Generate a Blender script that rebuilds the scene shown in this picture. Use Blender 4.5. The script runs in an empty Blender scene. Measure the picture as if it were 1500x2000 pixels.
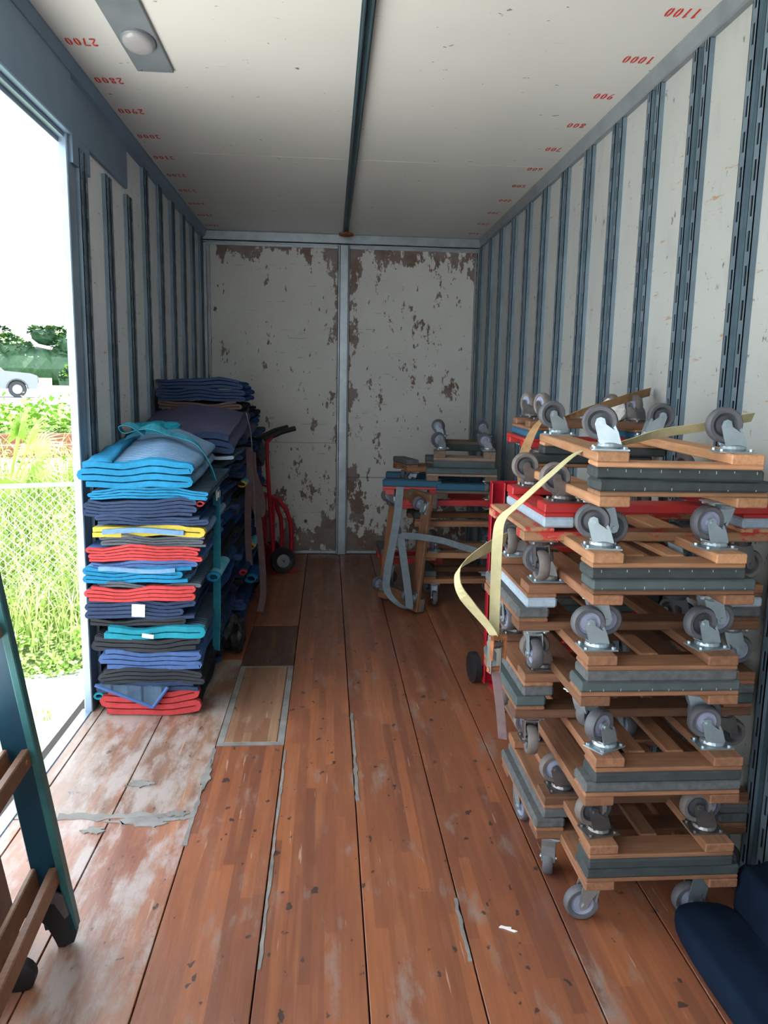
import bpy, bmesh, math, random
from math import sin, cos, pi, radians, atan2, sqrt
from mathutils import Vector, Matrix
random.seed(7)
SC = bpy.context.scene
COL = SC.collection

# ---------------------------------------------------------------- camera, sky, sun, exposure
YAW, PIT, ROL, FPX, CH = radians(4.36), radians(9.31), radians(1.10), 1470.2, 1.493
def cam_axes():
    f = Vector((sin(YAW)*cos(PIT), cos(YAW)*cos(PIT), -sin(PIT)))
    r = Vector((cos(YAW), -sin(YAW), 0)); u = r.cross(f)
    return f, cos(ROL)*r+sin(ROL)*u, -sin(ROL)*r+cos(ROL)*u
cf, cr, cu = cam_axes()
cd = bpy.data.cameras.new('camera'); cam = bpy.data.objects.new('camera', cd); COL.objects.link(cam)
cam.matrix_world = Matrix(((cr.x, cu.x, -cf.x, 0), (cr.y, cu.y, -cf.y, 0), (cr.z, cu.z, -cf.z, CH), (0, 0, 0, 1)))
cd.sensor_fit = 'VERTICAL'; cd.sensor_height = 24; cd.lens = 24*FPX/2000; cd.clip_start = .05; cd.clip_end = 600
SC.camera = cam
W = bpy.data.worlds.new('sky'); SC.world = W; W.use_nodes = True
wn = W.node_tree.nodes; bg = wn['Background']
bg.inputs[0].default_value = (.86, .94, 1, 1); bg.inputs[1].default_value = 4.2
sd = bpy.data.lights.new('sun', 'SUN'); sd.energy = 14; sd.angle = radians(1.5); sd.color = (1, .96, .88)
sun = bpy.data.objects.new('sun', sd); COL.objects.link(sun)
sun.rotation_euler = Vector((.06, .30, 1)).to_track_quat('Z', 'Y').to_euler()
VS = SC.view_settings; VS.view_transform = 'Standard'; VS.look = 'None'; VS.gamma = 1; VS.use_curve_mapping = False; VS.exposure = .30
SC.cycles.diffuse_bounces = 8; SC.cycles.max_bounces = 12

# ---------------------------------------------------------------- node material helpers
class N:
    def __init__(s, name):
        s.m = bpy.data.materials.new(name); s.m.use_nodes = True; s.t = s.m.node_tree; s.b = s.t.nodes['Principled BSDF']
    def new(s, typ, ins=None, **kw):
        n = s.t.nodes.new(typ)
        for k, v in kw.items(): setattr(n, k, v)
        for k, v in (ins or {}).items(): s.put(n.inputs[k], v)
        return n
    def put(s, sock, v):
        if isinstance(v, bpy.types.NodeSocket): s.t.links.new(v, sock)
        elif isinstance(v, (tuple, list)) and len(v) == 3 and sock.type == 'RGBA': sock.default_value = (*v, 1)
        else: sock.default_value = v
    def math(s, op, a, b=0.0, c=0.0, clamp=False):
        n = s.new('ShaderNodeMath', operation=op, use_clamp=clamp); s.put(n.inputs[0], a); s.put(n.inputs[1], b); s.put(n.inputs[2], c); return n.outputs[0]
    def mix(s, fac, a, b, mode='MIX'):
        n = s.new('ShaderNodeMix', data_type='RGBA', blend_type=mode)
        s.put(n.inputs[0], fac); s.put(n.inputs[6], a); s.put(n.inputs[7], b); return n.outputs[2]
    def ramp(s, v, lo, hi):
        n = s.new('ShaderNodeMapRange', {0: v, 1: lo, 2: hi}); return n.outputs[0]
    def noise(s, vec, scale, detail=4, rough=.6):
        n = s.new('ShaderNodeTexNoise', {'Scale': scale, 'Detail': detail, 'Roughness': rough}); s.t.links.new(vec, n.inputs['Vector']); return n.outputs['Fac']
    def mapv(s, vec, sc=(1, 1, 1), loc=(0, 0, 0), rot=(0, 0, 0)):
        n = s.new('ShaderNodeMapping', {'Scale': sc, 'Location': loc, 'Rotation': rot}); s.t.links.new(vec, n.inputs['Vector']); return n.outputs[0]
    def pos(s): return s.new('ShaderNodeNewGeometry').outputs['Position']
    def obj(s): return s.new('ShaderNodeTexCoord').outputs['Object']
    def objr(s, k=7.0):
        r = s.new('ShaderNodeObjectInfo').outputs['Random']
        c = s.new('ShaderNodeCombineXYZ'); m = s.math('MULTIPLY', r, k)
        for i in range(3): s.t.links.new(m, c.inputs[i])
        a = s.new('ShaderNodeVectorMath', operation='ADD'); s.t.links.new(s.obj(), a.inputs[0]); s.t.links.new(c.outputs[0], a.inputs[1])
        return a.outputs[0], r
    def sep(s, v):
        n = s.new('ShaderNodeSeparateXYZ'); s.t.links.new(v, n.inputs[0]); return n.outputs
    def bump(s, h, st=.3, d=.01):
        n = s.new('ShaderNodeBump', {'Strength': st, 'Distance': d, 'Height': h}); s.t.links.new(n.outputs[0], s.b.inputs['Normal'])
    def done(s, col, rough=.6, metal=0.0, spec=None):
        s.put(s.b.inputs['Base Color'], col); s.put(s.b.inputs['Roughness'], rough); s.put(s.b.inputs['Metallic'], metal)
        if spec is not None: s.b.inputs['Specular IOR Level'].default_value = spec
        return s.m

def m_plain(name, col, rough=.5, metal=0.0, var=.18, sc=12, spec=None):
    n = N(name); v, r = n.objr()
    f = n.noise(v, sc, 5)
    c = n.mix(n.ramp(f, .3, .7), tuple(x*(1-var) for x in col), tuple(min(1, x*(1+var)) for x in col))
    return n.done(c, rough, metal, spec)
def m_wood(name, c1, c2, paint=None, pamt=.5, rough=.7):
    n = N(name); v, r = n.objr(9)
    g = n.noise(n.mapv(v, (3, 45, 45)), 1.6, 5, .65)
    c = n.mix(n.ramp(g, .3, .72), c1, c2)
    big = n.noise(v, 5, 3)
    c = n.mix(n.math('MULTIPLY', n.ramp(big, .5, .8), .55), c, tuple(x*.45 for x in c1))
    hv = n.new('ShaderNodeHueSaturation', {'Saturation': 1.0, 'Color': c}); n.put(hv.inputs['Value'], n.math('MULTIPLY_ADD', r, .75, .55))
    c = hv.outputs[0]
    if paint:
        k = n.noise(n.mapv(v, (6, 14, 14)), 1.5, 6, .7)
        c = n.mix(n.ramp(k, pamt-.02, pamt+.03), paint, c)
    n.bump(g, .25, .002)
    return n.done(c, rough)
def m_fabric(name, c1, c2, zig=True):
    n = N(name); v, r = n.objr(3); x, y, z = n.sep(n.pos())
    if zig:
        t = n.math('PINGPONG', n.math('MULTIPLY', x, 9.0), 1.0)
        w = n.math('SINE', n.math('ADD', n.math('MULTIPLY', y, 260.0), n.math('MULTIPLY', t, 9.0)))
    else:
        w = n.math('SINE', n.math('MULTIPLY', n.math('ADD', x, y), 150.0))
    f = n.noise(v, 9, 5, .7)
    c = n.mix(n.ramp(f, .35, .7), c1, c2)
    c = n.mix(n.ramp(w, .75, 1), c, tuple(q*.55 for q in c1))
    n.bump(n.math('ADD', w, n.math('MULTIPLY', f, 3.0)), .45, .004)
    return n.done(c, .95, 0, .1)

# --- structure materials
def m_panel(name, base, dirt, brown, amt):
    n = N(name); p = n.pos()
    c = n.mix(n.ramp(n.noise(n.mapv(p, (1, .6, .5)), 2.2, 4), .3, .75), base, tuple(x*.88 for x in base))
    streak = n.noise(n.mapv(p, (1, 3.2, 22)), 2.6, 6, .72)
    x, y, z = n.sep(p)
    low = n.math('MULTIPLY', n.ramp(z, 2.2, .6), .035)
    c = n.mix(n.ramp(n.math('ADD', streak, low), amt-.055, amt-.03), c, brown)
    blk = n.noise(n.mapv(p, (1, 9, 6), rot=(.6, 0, 0)), 2.4, 5, .65)
    c = n.mix(n.math('MULTIPLY', n.ramp(blk, .655, .68), .8), c, dirt)
    smear = n.noise(n.mapv(p, (1, 3, 1.2), loc=(3, 1, 7)), 3, 5, .6)
    c = n.mix(n.math('MULTIPLY', n.ramp(smear, .55, .8), .45), c, tuple(q*.55 for q in base))
    return n.done(c, .45)
M = {}
M['panel'] = m_panel('scuffed white panel with painted dimming', (.37, .385, .375), (.05, .05, .05), (.30, .20, .13), .69)  # darker copy of the white paint, dims the light in the colour
M['panel_left_lit'] = m_panel('scuffed white left panel with painted light', (.70, .73, .76), (.07, .07, .08), (.30, .22, .17), .70)  # lighter bluish copy of the white paint, stands in for light flare
def m_door():
    n = N('peeling white door paint'); p = n.pos(); x, y, z = n.sep(p)
    base = n.mix(n.ramp(n.noise(p, 2, 4), .3, .7), (.55, .55, .52), (.62, .62, .59))
    a = n.noise(n.mapv(p, (1, 1, .55)), 9, 9, .68)
    big = n.noise(n.mapv(p, (1, 1, .6), loc=(2.2, 0, 5)), 1.7, 3, .5)
    w = n.math('ADD', n.math('MULTIPLY', n.ramp(z, .75, .05), .13), n.math('MULTIPLY', n.ramp(z, 2.48, 2.66), .16))
    w = n.math('ADD', w, n.math('MULTIPLY', n.ramp(z, 1.6, .6), .03))
    ax = n.math('ABSOLUTE', n.math('SUBTRACT', x, .13))
    w = n.math('ADD', w, n.math('MULTIPLY', n.ramp(ax, .2, .06), .09))
    w = n.math('ADD', w, n.math('MULTIPLY', n.math('SUBTRACT', big, .5), .18))
    k = n.math('ADD', a, w)
    c = n.mix(n.ramp(k, .605, .62), base, n.mix(n.ramp(n.noise(p, 5, 3), .4, .6), (.21, .17, .16), (.15, .09, .065)))
    sp = n.noise(n.mapv(p, (14, 1, 5)), 2.2, 4, .6)
    c = n.mix(n.ramp(sp, .665, .68), c, (.10, .08, .08))
    sc = n.noise(n.mapv(p, (2.5, 1, 26), rot=(0, .05, 0)), 1.7, 4, .6)
    c = n.mix(n.math('MULTIPLY', n.ramp(sc, .67, .70), .6), c, (.2, .2, .2))
    return n.done(c, .5)
M['door'] = m_door()
def m_ceil():
    n = N('cream ceiling panel'); p = n.pos()
    c = n.mix(n.ramp(n.noise(p, 1.1, 3), .3, .7), (.68, .685, .655), (.63, .635, .60))
    a = n.noise(n.mapv(p, (10, 16, 1), rot=(0, 0, .5)), 1.6, 4, .6)
    c = n.mix(n.math('MULTIPLY', n.ramp(a, .70, .72), .85), c, (.08, .08, .07))
    b = n.noise(n.mapv(p, (3, 20, 1), loc=(5, 2, 0)), 1.2, 5, .6)
    c = n.mix(n.math('MULTIPLY', n.ramp(b, .68, .76), .5), c, (.32, .26, .18))
    return n.done(c, .38)
M['ceiling'] = m_ceil()
def m_floor(name, c1, c2, grey, gcol, rough=.36):
    n = N(name); p = n.pos(); x, y, z = n.sep(p)
    row = n.math('FLOOR', n.math('DIVIDE', x, .0357))
    wn_ = n.new('ShaderNodeTexWhiteNoise', noise_dimensions='1D'); n.put(wn_.inputs['W'], row)
    v = n.new('ShaderNodeCombineXYZ'); n.put(v.inputs[0], n.math('MULTIPLY_ADD', wn_.outputs['Value'], 2.7, y)); n.put(v.inputs[1], x)
    br = n.new('ShaderNodeTexBrick', {'Scale': 1.0, 'Mortar Size': 0.0, 'Brick Width': .95, 'Row Height': .0357, 'Color1': c1, 'Color2': c2, 'Bias': .0}, offset=.37, offset_frequency=3)
    n.t.links.new(v.outputs[0], br.inputs['Vector'])
    g = n.noise(n.mapv(p, (60, 3, 1)), 1.3, 6, .65)
    c = n.mix(n.math('MULTIPLY', n.ramp(g, .35, .75), .42), br.outputs[0], tuple(q*.35 for q in c1))
    fx = n.noise(n.mapv(p, (2.2, .5, 1)), 1.5, 4)
    c = n.mix(n.math('MULTIPLY', n.ramp(fx, .45, .72), .6), c, (.12, .042, .03))
    gz = n.noise(n.mapv(p, (26, 1.3, 1), loc=(9, 0, 0)), 1.0, 3)
    c = n.mix(n.math('MULTIPLY', n.ramp(gz, .55, .75), .4), c, (.42, .17, .07))
    kn = n.noise(n.mapv(p, (13, 9, 1)), 1.7, 3, .5)
    c = n.mix(n.math('MULTIPLY', n.ramp(kn, .665, .685), .85), c, (.03, .025, .025))
    wr = n.noise(n.mapv(p, (5, 1.6, 1), loc=(3, 1, 0)), 1.8, 7, .7)
    c = n.mix(n.math('MULTIPLY', n.ramp(wr, grey, grey+.14), .75), c, gcol)
    sc = n.noise(n.mapv(p, (60, 3.2, 1), rot=(0, 0, .5)), 1.1, 3, .5)
    c = n.mix(n.math('MULTIPLY', n.ramp(sc, .695, .72), .5), c, (.5, .36, .27))
    n.bump(n.math('ADD', g, n.math('MULTIPLY', kn, -1.0)), .22, .002)
    return n.done(c, n.math('MULTIPLY_ADD', n.ramp(wr, .35, .65), .22, rough-.06), 0, .6)
M['floor'] = m_floor('red brown laminated deck boards', (.34, .118, .052), (.19, .068, .038), .56, (.26, .20, .17))
M['floor_worn'] = m_floor('worn grey deck boards', (.31, .18, .12), (.22, .13, .09), .44, (.38, .34, .32), .34)
M['floor_left'] = m_floor('scuffed deck boards by the side door', (.42, .19, .11), (.32, .135, .08), .47, (.42, .38, .37), .32)
M['floor_tan'] = m_floor('pale tan repair board', (.36, .23, .14), (.24, .11, .06), .58, (.36, .29, .23), .45)
M['floor_dark'] = m_floor('dark stained repair board', (.085, .045, .03), (.06, .035, .025), .62, (.13, .10, .08), .45)
M['sealant'] = m_plain('grey joint sealant', (.20, .19, .18), .7, var=.3, sc=9)
M['gap'] = m_plain('dark joint filler', (.05, .04, .035), .9)
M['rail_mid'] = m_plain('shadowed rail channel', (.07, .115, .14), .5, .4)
M['rail'] = m_plain('blue grey galvanised steel', (.16, .225, .28), .42, .45, var=.22, sc=6)
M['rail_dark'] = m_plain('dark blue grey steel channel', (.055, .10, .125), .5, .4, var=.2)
M['trimgrey'] = m_plain('grey painted trim', (.20, .23, .25), .5, .2, var=.2, sc=4)
M['header'] = m_plain('blue grey header steel', (.17, .26, .36), .45, .3, var=.12, sc=2)
M['frame'] = m_plain('dull aluminium door frame', (.30, .34, .37), .4, .55, var=.2, sc=7)
M['alu'] = m_plain('pale blue aluminium edge', (.26, .34, .43), .35, .5, var=.1)
M['rust'] = m_plain('rusty steel', (.25, .09, .035), .85, .1, var=.6, sc=25)
M['darkvoid'] = m_plain('dark slot interior', (.012, .022, .04), .9)
M['redpaint'] = m_plain('red stencil paint', (.62, .035, .02), .6, var=.25, sc=40)
M['lens'] = m_plain('frosted lamp lens', (.34, .34, .35), .15, 0, var=.05)
# --- object materials
M['w_new'] = m_wood('new pine', (.32, .145, .065), (.50, .27, .145))
M['w_mid'] = m_wood('brown pine', (.155, .066, .032), (.28, .132, .07))
M['w_old'] = m_wood('old grey wood', (.13, .085, .06), (.24, .17, .13))
M['w_red'] = m_wood('pine with red paint remains', (.50, .25, .12), (.62, .36, .2), (.42, .03, .025), .47)
M['p_red'] = m_wood('red painted wood', (.34, .012, .015), (.45, .03, .03), (.36, .02, .02), .66, .45)
M['p_blue'] = m_wood('blue painted wood', (.015, .095, .17), (.03, .15, .24), (.012, .08, .15), .6)
M['rubber'] = m_plain('black rubber pad', (.030, .040, .043), .75, var=.3, sc=20)
M['greypad'] = m_plain('grey green rubber pad', (.055, .075, .08), .8, var=.22, sc=15)
M['bluepad'] = m_plain('pale blue grey carpet pad', (.30, .38, .46), .95, var=.15, sc=60)
M['carpet'] = m_plain('dusty grey carpet pad', (.085, .09, .095), .95, var=.3, sc=50)
M['tyre'] = m_plain('dark grey tyre', (.085, .088, .10), .6, var=.2, sc=30)
M['tyre2'] = m_plain('brown grey tyre', (.13, .115, .11), .7, var=.25, sc=30)
M['hub'] = m_plain('lilac grey hub', (.24, .26, .36), .45, var=.1)
M['hubdark'] = m_plain('dark hub', (.045, .05, .06), .5)
M['zinc'] = m_plain('zinc plated steel', (.42, .50, .55), .46, .9, var=.12, sc=18)
M['steel'] = m_plain('dull dark steel', (.20, .19, .19), .4, .85, var=.2, sc=18)
M['staple'] = m_plain('bright staple', (.7, .75, .75), .3, .8)
M['ink'] = m_plain('black marker', (.015, .015, .015), .8)
M['strap_y'] = m_plain('yellow beige webbing', (.46, .42, .24), .85, var=.12, sc=30)
M['strap_b'] = m_plain('brown webbing', (.28, .16, .07), .85, var=.2, sc=30)
M['strap_g'] = m_plain('grey blue webbing', (.13, .165, .19), .85, var=.15, sc=30)
M['strap_t'] = m_plain('teal webbing', (.015, .19, .27), .8, var=.2, sc=30)
M['strap_m'] = m_plain('dull mauve webbing', (.15, .10, .105), .9, var=.2, sc=30)
M['white'] = m_plain('white label paper', (.75, .76, .74), .8, var=.05)
M['yellowp'] = m_plain('yellow plastic', (.65, .36, .02), .5)
M['red_metal'] = m_plain('red painted steel', (.38, .008, .022), .4, .1, var=.2)
M['black'] = m_plain('black rubber grip', (.012, .013, .016), .5)
M['teal_rail'] = m_plain('dark teal painted steel', (.008, .05, .085), .35, .2, var=.3, sc=5)
M['teal_edge_lit'] = m_plain('teal edge painted lit', (.03, .13, .14), .4, .2, var=.25, sc=12)  # rail teal coloured lighter, painting in the light on the edge
M['brownboard'] = m_wood('brown hardwood', (.16, .075, .04), (.26, .13, .075), rough=.5)
FB = {k: m_fabric('quilted '+k, *v) for k, v in {
    'navy': ((.018, .045, .115), (.032, .075, .17)), 'slate': ((.045, .075, .115), (.07, .11, .165)),
    'black': ((.016, .02, .026), (.035, .042, .05)), 'lightblue': ((.15, .27, .43), (.20, .34, .52)),
    'grey': ((.045, .055, .065), (.075, .09, .10)), 'denim': ((.05, .11, .28), (.08, .16, .36)),
    'purple': ((.075, .075, .14), (.10, .10, .17)), 'blue': ((.012, .06, .19), (.02, .09, .25)),
    'aqua': ((.10, .40, .52), (.16, .48, .60)), 'darknavy': ((.006, .013, .035), (.012, .026, .06))}.items()}
M['navysoft'] = m_plain('soft dark navy cloth', (.004, .010, .024), .95, var=.35, sc=5, spec=.1)
BD = {k: m_plain(k+' binding', v, .85, var=.18, sc=35) for k, v in {
    'cyan': (.0, .165, .33), 'teal': (.0, .20, .28), 'red': (.42, .035, .038), 'yellow': (.50, .39, .05),
    'navy': (.013, .032, .085), 'black': (.012, .016, .022), 'denim': (.04, .09, .24), 'grey': (.06, .07, .085), 'pale': (.30, .42, .52), 'sky': (.12, .24, .40), 'brown': (.10, .06, .05)}.items()}

# ---------------------------------------------------------------- object helpers
def link(name, me, parent=None, loc=(0, 0, 0), rot=(0, 0, 0)):
    o = bpy.data.objects.new(name, me); COL.objects.link(o); o.location = loc; o.rotation_euler = rot
    if parent: o.parent = parent
    return o
GR = {'dolly': 'furniture dollies stacked in the truck', 'blanket': 'folded moving blankets', 'strap': 'webbing straps', 'tree': 'trees across the road', 'tag': 'white tags on the blankets', 'buckle': 'strap buckles', 'rail': 'railway rails', 'hand truck': 'hand trucks'}
def tag(o, label, cat, group=None):
    group = group or GR.get(cat)
    o['label'] = label; o['category'] = cat
    if group: o['group'] = group
    return o
def thing(name, label, cat, loc=(0, 0, 0), rot=(0, 0, 0), group=None): return tag(link(name, None, None, loc, rot), label, cat, group)
def struct(o): o['kind'] = 'structure'; return o
class MB:
    def __init__(s): s.v = []; s.f = []; s.mi = []; s.m = 0
    def add(s, vs, fs):
        b = len(s.v); s.v += [tuple(v) for v in vs]; s.f += [tuple(b+i for i in f) for f in fs]; s.mi += [s.m]*len(fs); return s
    def box(s, a, b):
        x0, y0, z0 = a; x1, y1, z1 = b
        return s.add([(x0, y0, z0), (x1, y0, z0), (x1, y1, z0), (x0, y1, z0), (x0, y0, z1), (x1, y0, z1), (x1, y1, z1), (x0, y1, z1)],
                     [(0, 3, 2, 1), (4, 5, 6, 7), (0, 1, 5, 4), (1, 2, 6, 5), (2, 3, 7, 6), (3, 0, 4, 7)])
    def prism(s, pts, axis, a, b):
        n = len(pts)
        def mk(p, t): return {'x': (t, p[0], p[1]), 'y': (p[0], t, p[1]), 'z': (p[0], p[1], t)}[axis]
        return s.add([mk(p, a) for p in pts]+[mk(p, b) for p in pts], [tuple(range(n))[::-1], tuple(range(n, 2*n))]+[(i, (i+1) % n, n+(i+1) % n, n+i) for i in range(n)])
    def tube(s, p, q, r, n=12, r2=None):
        p, q = Vector(p), Vector(q); d = (q-p).normalized(); a = d.orthogonal().normalized(); b = d.cross(a); r2 = r if r2 is None else r2
        vs = [p+(a*cos(2*pi*i/n)+b*sin(2*pi*i/n))*r for i in range(n)]+[q+(a*cos(2*pi*i/n)+b*sin(2*pi*i/n))*r2 for i in range(n)]
        return s.add(vs, [tuple(range(n))[::-1], tuple(range(n, 2*n))]+[(i, (i+1) % n, n+(i+1) % n, n+i) for i in range(n)])
    def path(s, pts, r, n=10):
        for a, b in zip(pts, pts[1:]): s.tube(a, b, r, n)
        return s
    def lathe(s, prof, n=24, axis='y', c=(0, 0, 0)):   # prof: (radius, along)
        vs = []; 
        for (r, t) in prof:
            for i in range(n):
                a = 2*pi*i/n; u, w = r*cos(a), r*sin(a)
                vs.append({'y': (c[0]+u, c[1]+t, c[2]+w), 'x': (c[0]+t, c[1]+u, c[2]+w), 'z': (c[0]+u, c[1]+w, c[2]+t)}[axis])
        fs = [(k*n+i, k*n+(i+1) % n, (k+1)*n+(i+1) % n, (k+1)*n+i) for k in range(len(prof)-1) for i in range(n)]
        return s.add(vs, fs)
    def mesh(s, name, mats, smooth=False, bevel=0):
        me = bpy.data.meshes.new(name); me.from_pydata(s.v, [], s.f)
        for m in (mats if isinstance(mats, list) else [mats]): me.materials.append(m)
        if len(set(s.mi)) > 1: me.polygons.foreach_set('material_index', s.mi)
        bm = bmesh.new(); bm.from_mesh(me); bmesh.ops.recalc_face_normals(bm, faces=bm.faces)
        if bevel: bmesh.ops.bevel(bm, geom=bm.edges[:], offset=bevel, segments=1, affect='EDGES', profile=.5)
        bm.to_mesh(me); bm.free()
        if smooth: me.shade_smooth() if hasattr(me, 'shade_smooth') else None
        if smooth:
            try: me.set_sharp_from_angle(angle=radians(40))
            except Exception: pass
        return me
    def obj(s, name, mats, parent=None, smooth=False, bevel=0, loc=(0, 0, 0), rot=(0, 0, 0)):
        return link(name, s.mesh(name, mats, smooth, bevel), parent, loc, rot)
_bc = {}
def bmesh_box(sx, sy, sz, mat, bev=.003):       # centred box mesh, cached
    k = (round(sx, 3), round(sy, 3), round(sz, 3), mat.name)
    if k not in _bc: _bc[k] = MB().box((-sx/2, -sy/2, -sz/2), (sx/2, sy/2, sz/2)).mesh('board', mat, bevel=bev)
    return _bc[k]
def ribbon(name, pts, wdirs, w, mat, parent=None, th=.003, label=None, cat='strap', sub=4):
    P = [Vector(p) for p in pts]; D = [Vector(d).normalized() for d in (wdirs if isinstance(wdirs, list) else [wdirs]*len(pts))]
    out = []; n = len(P)
    for i in range(n-1):
        p0, p1, p2, p3 = P[max(i-1, 0)], P[i], P[i+1], P[min(i+2, n-1)]
        for k in range(sub):
            t = k/sub
            q = .5*((2*p1)+(p2-p0)*t+(2*p0-5*p1+4*p2-p3)*t*t+(3*p1-p0-3*p2+p3)*t**3)
            out.append((q, (D[i]*(1-t)+D[i+1]*t).normalized()))
    out.append((P[-1], D[-1]))
    vs = []
    for i, (q, d) in enumerate(out):
        t = (out[min(i+1, len(out)-1)][0]-out[max(i-1, 0)][0]).normalized(); nn = t.cross(d).normalized()
        for a, b in ((-1, -1), (1, -1), (1, 1), (-1, 1)): vs.append(q+d*(a*w/2)+nn*(b*th/2))
    fs = [(3, 2, 1, 0)]+[(4*i+j, 4*i+(j+1) % 4, 4*i+4+(j+1) % 4, 4*i+4+j) for i in range(len(out)-1) for j in range(4)]+[tuple(4*(len(out)-1)+j for j in range(4))]
    o = MB().add(vs, fs).obj(name, mat, parent)
    if label: tag(o, label, cat)
    return o

# ================================================================ STRUCTURE
XL, XR, YB, H, Y0 = -1.08, 1.32, 6.73, 2.781, -2.4
OP1, OP0 = 3.385, -0.7            # side opening in the left wall
# floor
fl = struct(MB().box((XL-.1, Y0-.1, -.14), (XR+.1, YB+.12, -.03)).obj('floor', M['gap']))
seams = [XL, -1.03, -.745, -.46, -.176, .110, .394, .68, .965, 1.25, XR]
def plank(x0, x1, y0, y1, mat, dz=0, nm='deck_board'):
    o = MB().box((x0+.0022, y0+.0015, -.032), (x1-.0022, y1-.0015, dz)).obj(nm, M[mat], fl, bevel=.0015); return o
for a, b in zip(seams, seams[1:]):
    if b <= -.45:
        lab = 'floor_left'
        plank(a, b, Y0, 2.478, lab); plank(a, b, 2.482, 4.02, 'floor_worn', -.0005); plank(a, b, 4.024, YB, 'floor')
    elif a < -.4:
        plank(a, b, Y0, 2.998, 'floor'); plank(a, b, 3.92, 4.62, 'floor_dark', -.001); plank(a, b, 4.624, YB, 'floor')
        plank(a+.028, b-.03, 3.03, 3.905, 'floor_tan', .0005, 'repair_board')
        MB().box((a+.001, 3.0, -.03), (a+.029, 3.92, 0)).box((b-.03, 3.0, -.03), (b-.001, 3.92, 0)).box((a+.029, 3.0, -.03), (b-.03, 3.029, 0)).box((a+.029, 3.905, -.03), (b-.03, 3.92, 0)).obj('sealant_bead', M['sealant'], fl)
    else: plank(a, b, Y0, YB, 'floor')
seal_n = 0
def seal(pts, name='sealant_smear'):
    global seal_n; seal_n += 1
    MB().prism(pts, 'z', -.004-.0007*seal_n, .0012+.0003*seal_n).obj(name, M['sealant'], fl)
random.seed(3)
def wavy(x0, x1, y0, y1, n=14, a=.006):
    ys = [y0+(y1-y0)*i/n for i in range(n+1)]
    return [(x0+random.uniform(-a, a), y) for y in ys]+[(x1+random.uniform(-a, a), y) for y in reversed(ys)]
seal(wavy(-.468, -.455, 2.3, 2.98, 24, .005)); seal([(p[1], p[0]) for p in wavy(2.46, 2.50, -.93, -.46, 16, .012)])
seal(wavy(.113, .125, 2.55, 3.3, 26, .004)); seal(wavy(-.172, -.164, 1.75, 2.95, 40, .003)); seal(wavy(.381, .391, 1.75, 2.0, 10, .003))
def blob(cx, cy, ax, ay, n=46, sd=1):
    r = random.Random(sd); ph = [r.uniform(0, 6) for _ in range(4)]
    seal([(cx+ax*cos(2*pi*i/n)*(1+.22*sin(3*2*pi*i/n+ph[0])+.16*sin(7*2*pi*i/n+ph[1])+.12*sin(13*2*pi*i/n+ph[2])+r.uniform(-.08, .08)),
           cy+ay*sin(2*pi*i/n)*(1+.25*sin(4*2*pi*i/n+ph[3])+.15*sin(9*2*pi*i/n+ph[1])+r.uniform(-.1, .1))) for i in range(n)])
blob(-.62, 2.445, .10, .028, sd=2); blob(-.78, 2.40, .035, .02, sd=5); blob(-.70, 2.70, .045, .022, sd=7); blob(-.52, 2.49, .035, .02, sd=9); blob(-.46, 2.75, .016, .10, sd=12)
# scrap of white paper/foam on the floor
sp = MB().prism([(.49, 1.872), (.503, 1.868), (.515, 1.86), (.53, 1.851), (.538, 1.853), (.522, 1.862), (.525, 1.87), (.51, 1.872), (.497, 1.878)], 'z', .0005, .004).obj('paper_scrap', M['white'])
tag(sp, 'small torn white scrap lying on the red-brown floor boards', 'litter')

# back wall with two doors
bw = struct(MB().box((XL-.08, YB+.05, -.1), (XR+.08, YB+.13, H+.05)).obj('wall_back', M['frame']))
MB().box((XL, YB-.02, 2.705), (XR, YB+.05, H)).obj('header_beam', M['frame'], bw, bevel=.004)
MB().box((XL, YB-.012, 2.685), (XR, YB+.0, 2.7)).obj('header_lip', M['frame'], bw, bevel=.003)
MB().box((XL, YB-.015, 0), (-1.035, YB+.05, 2.68)).box((-1.02, YB-.03, 0), (-1.005, YB+.01, 2.66)).obj('left_jamb', M['frame'], bw, bevel=.003)
MB().box((1.285, YB-.015, 0), (XR, YB+.05, 2.68)).box((1.262, YB-.03, 0), (1.275, YB+.01, 2.665)).obj('right_jamb', M['frame'], bw, bevel=.003)
MB().box((1.292, YB-.02, .9), (1.312, YB-.014, 2.5)).obj('rust_streak', M['rust'], bw)
MB().box((.094, YB-.055, 0), (.165, YB+.05, 2.69)).box((.078, YB-.03, 0), (.094, YB+.05, 2.69)).box((.165, YB-.03, 0), (.176, YB+.05, 2.69)).obj('centre_post', M['frame'], bw, bevel=.004)
for i, (a, b) in enumerate(((-1.035, .075), (.178, 1.285))):
    d = struct(MB().box((a, YB-.005, .03), (b, YB+.045, 2.685)).obj('door_%d' % (i+1), M['door'], bevel=.003))
    MB().box((a, YB-.018, .006), (b, YB+.03, .03)).box((a, YB-.013, 2.665), (b, YB-.004, 2.685)).obj('bottom_seal', M['frame'], d)
    MB().box((a, YB-.0065, 1.005 if i == 0 else .70), (b, YB-.0035, 1.008 if i == 0 else .704)).obj('panel_joint', M['gap'], d)
MB().tube((-.195, YB-.02, .30), (-.195, YB, .30), .014, 14).obj('plug', M['black'], bpy.data.objects['door_1'])
MB().lathe([(0, -.004), (.06, -.004), (.06, .012), (.03, .02), (0, .02)], 20, 'z', (.14, 6.5, H-.045)).tube((.14, 6.5, H-.03), (.14, 6.5, H), .02).obj('rail_end_cap', M['rust'], bw, smooth=True)

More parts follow.
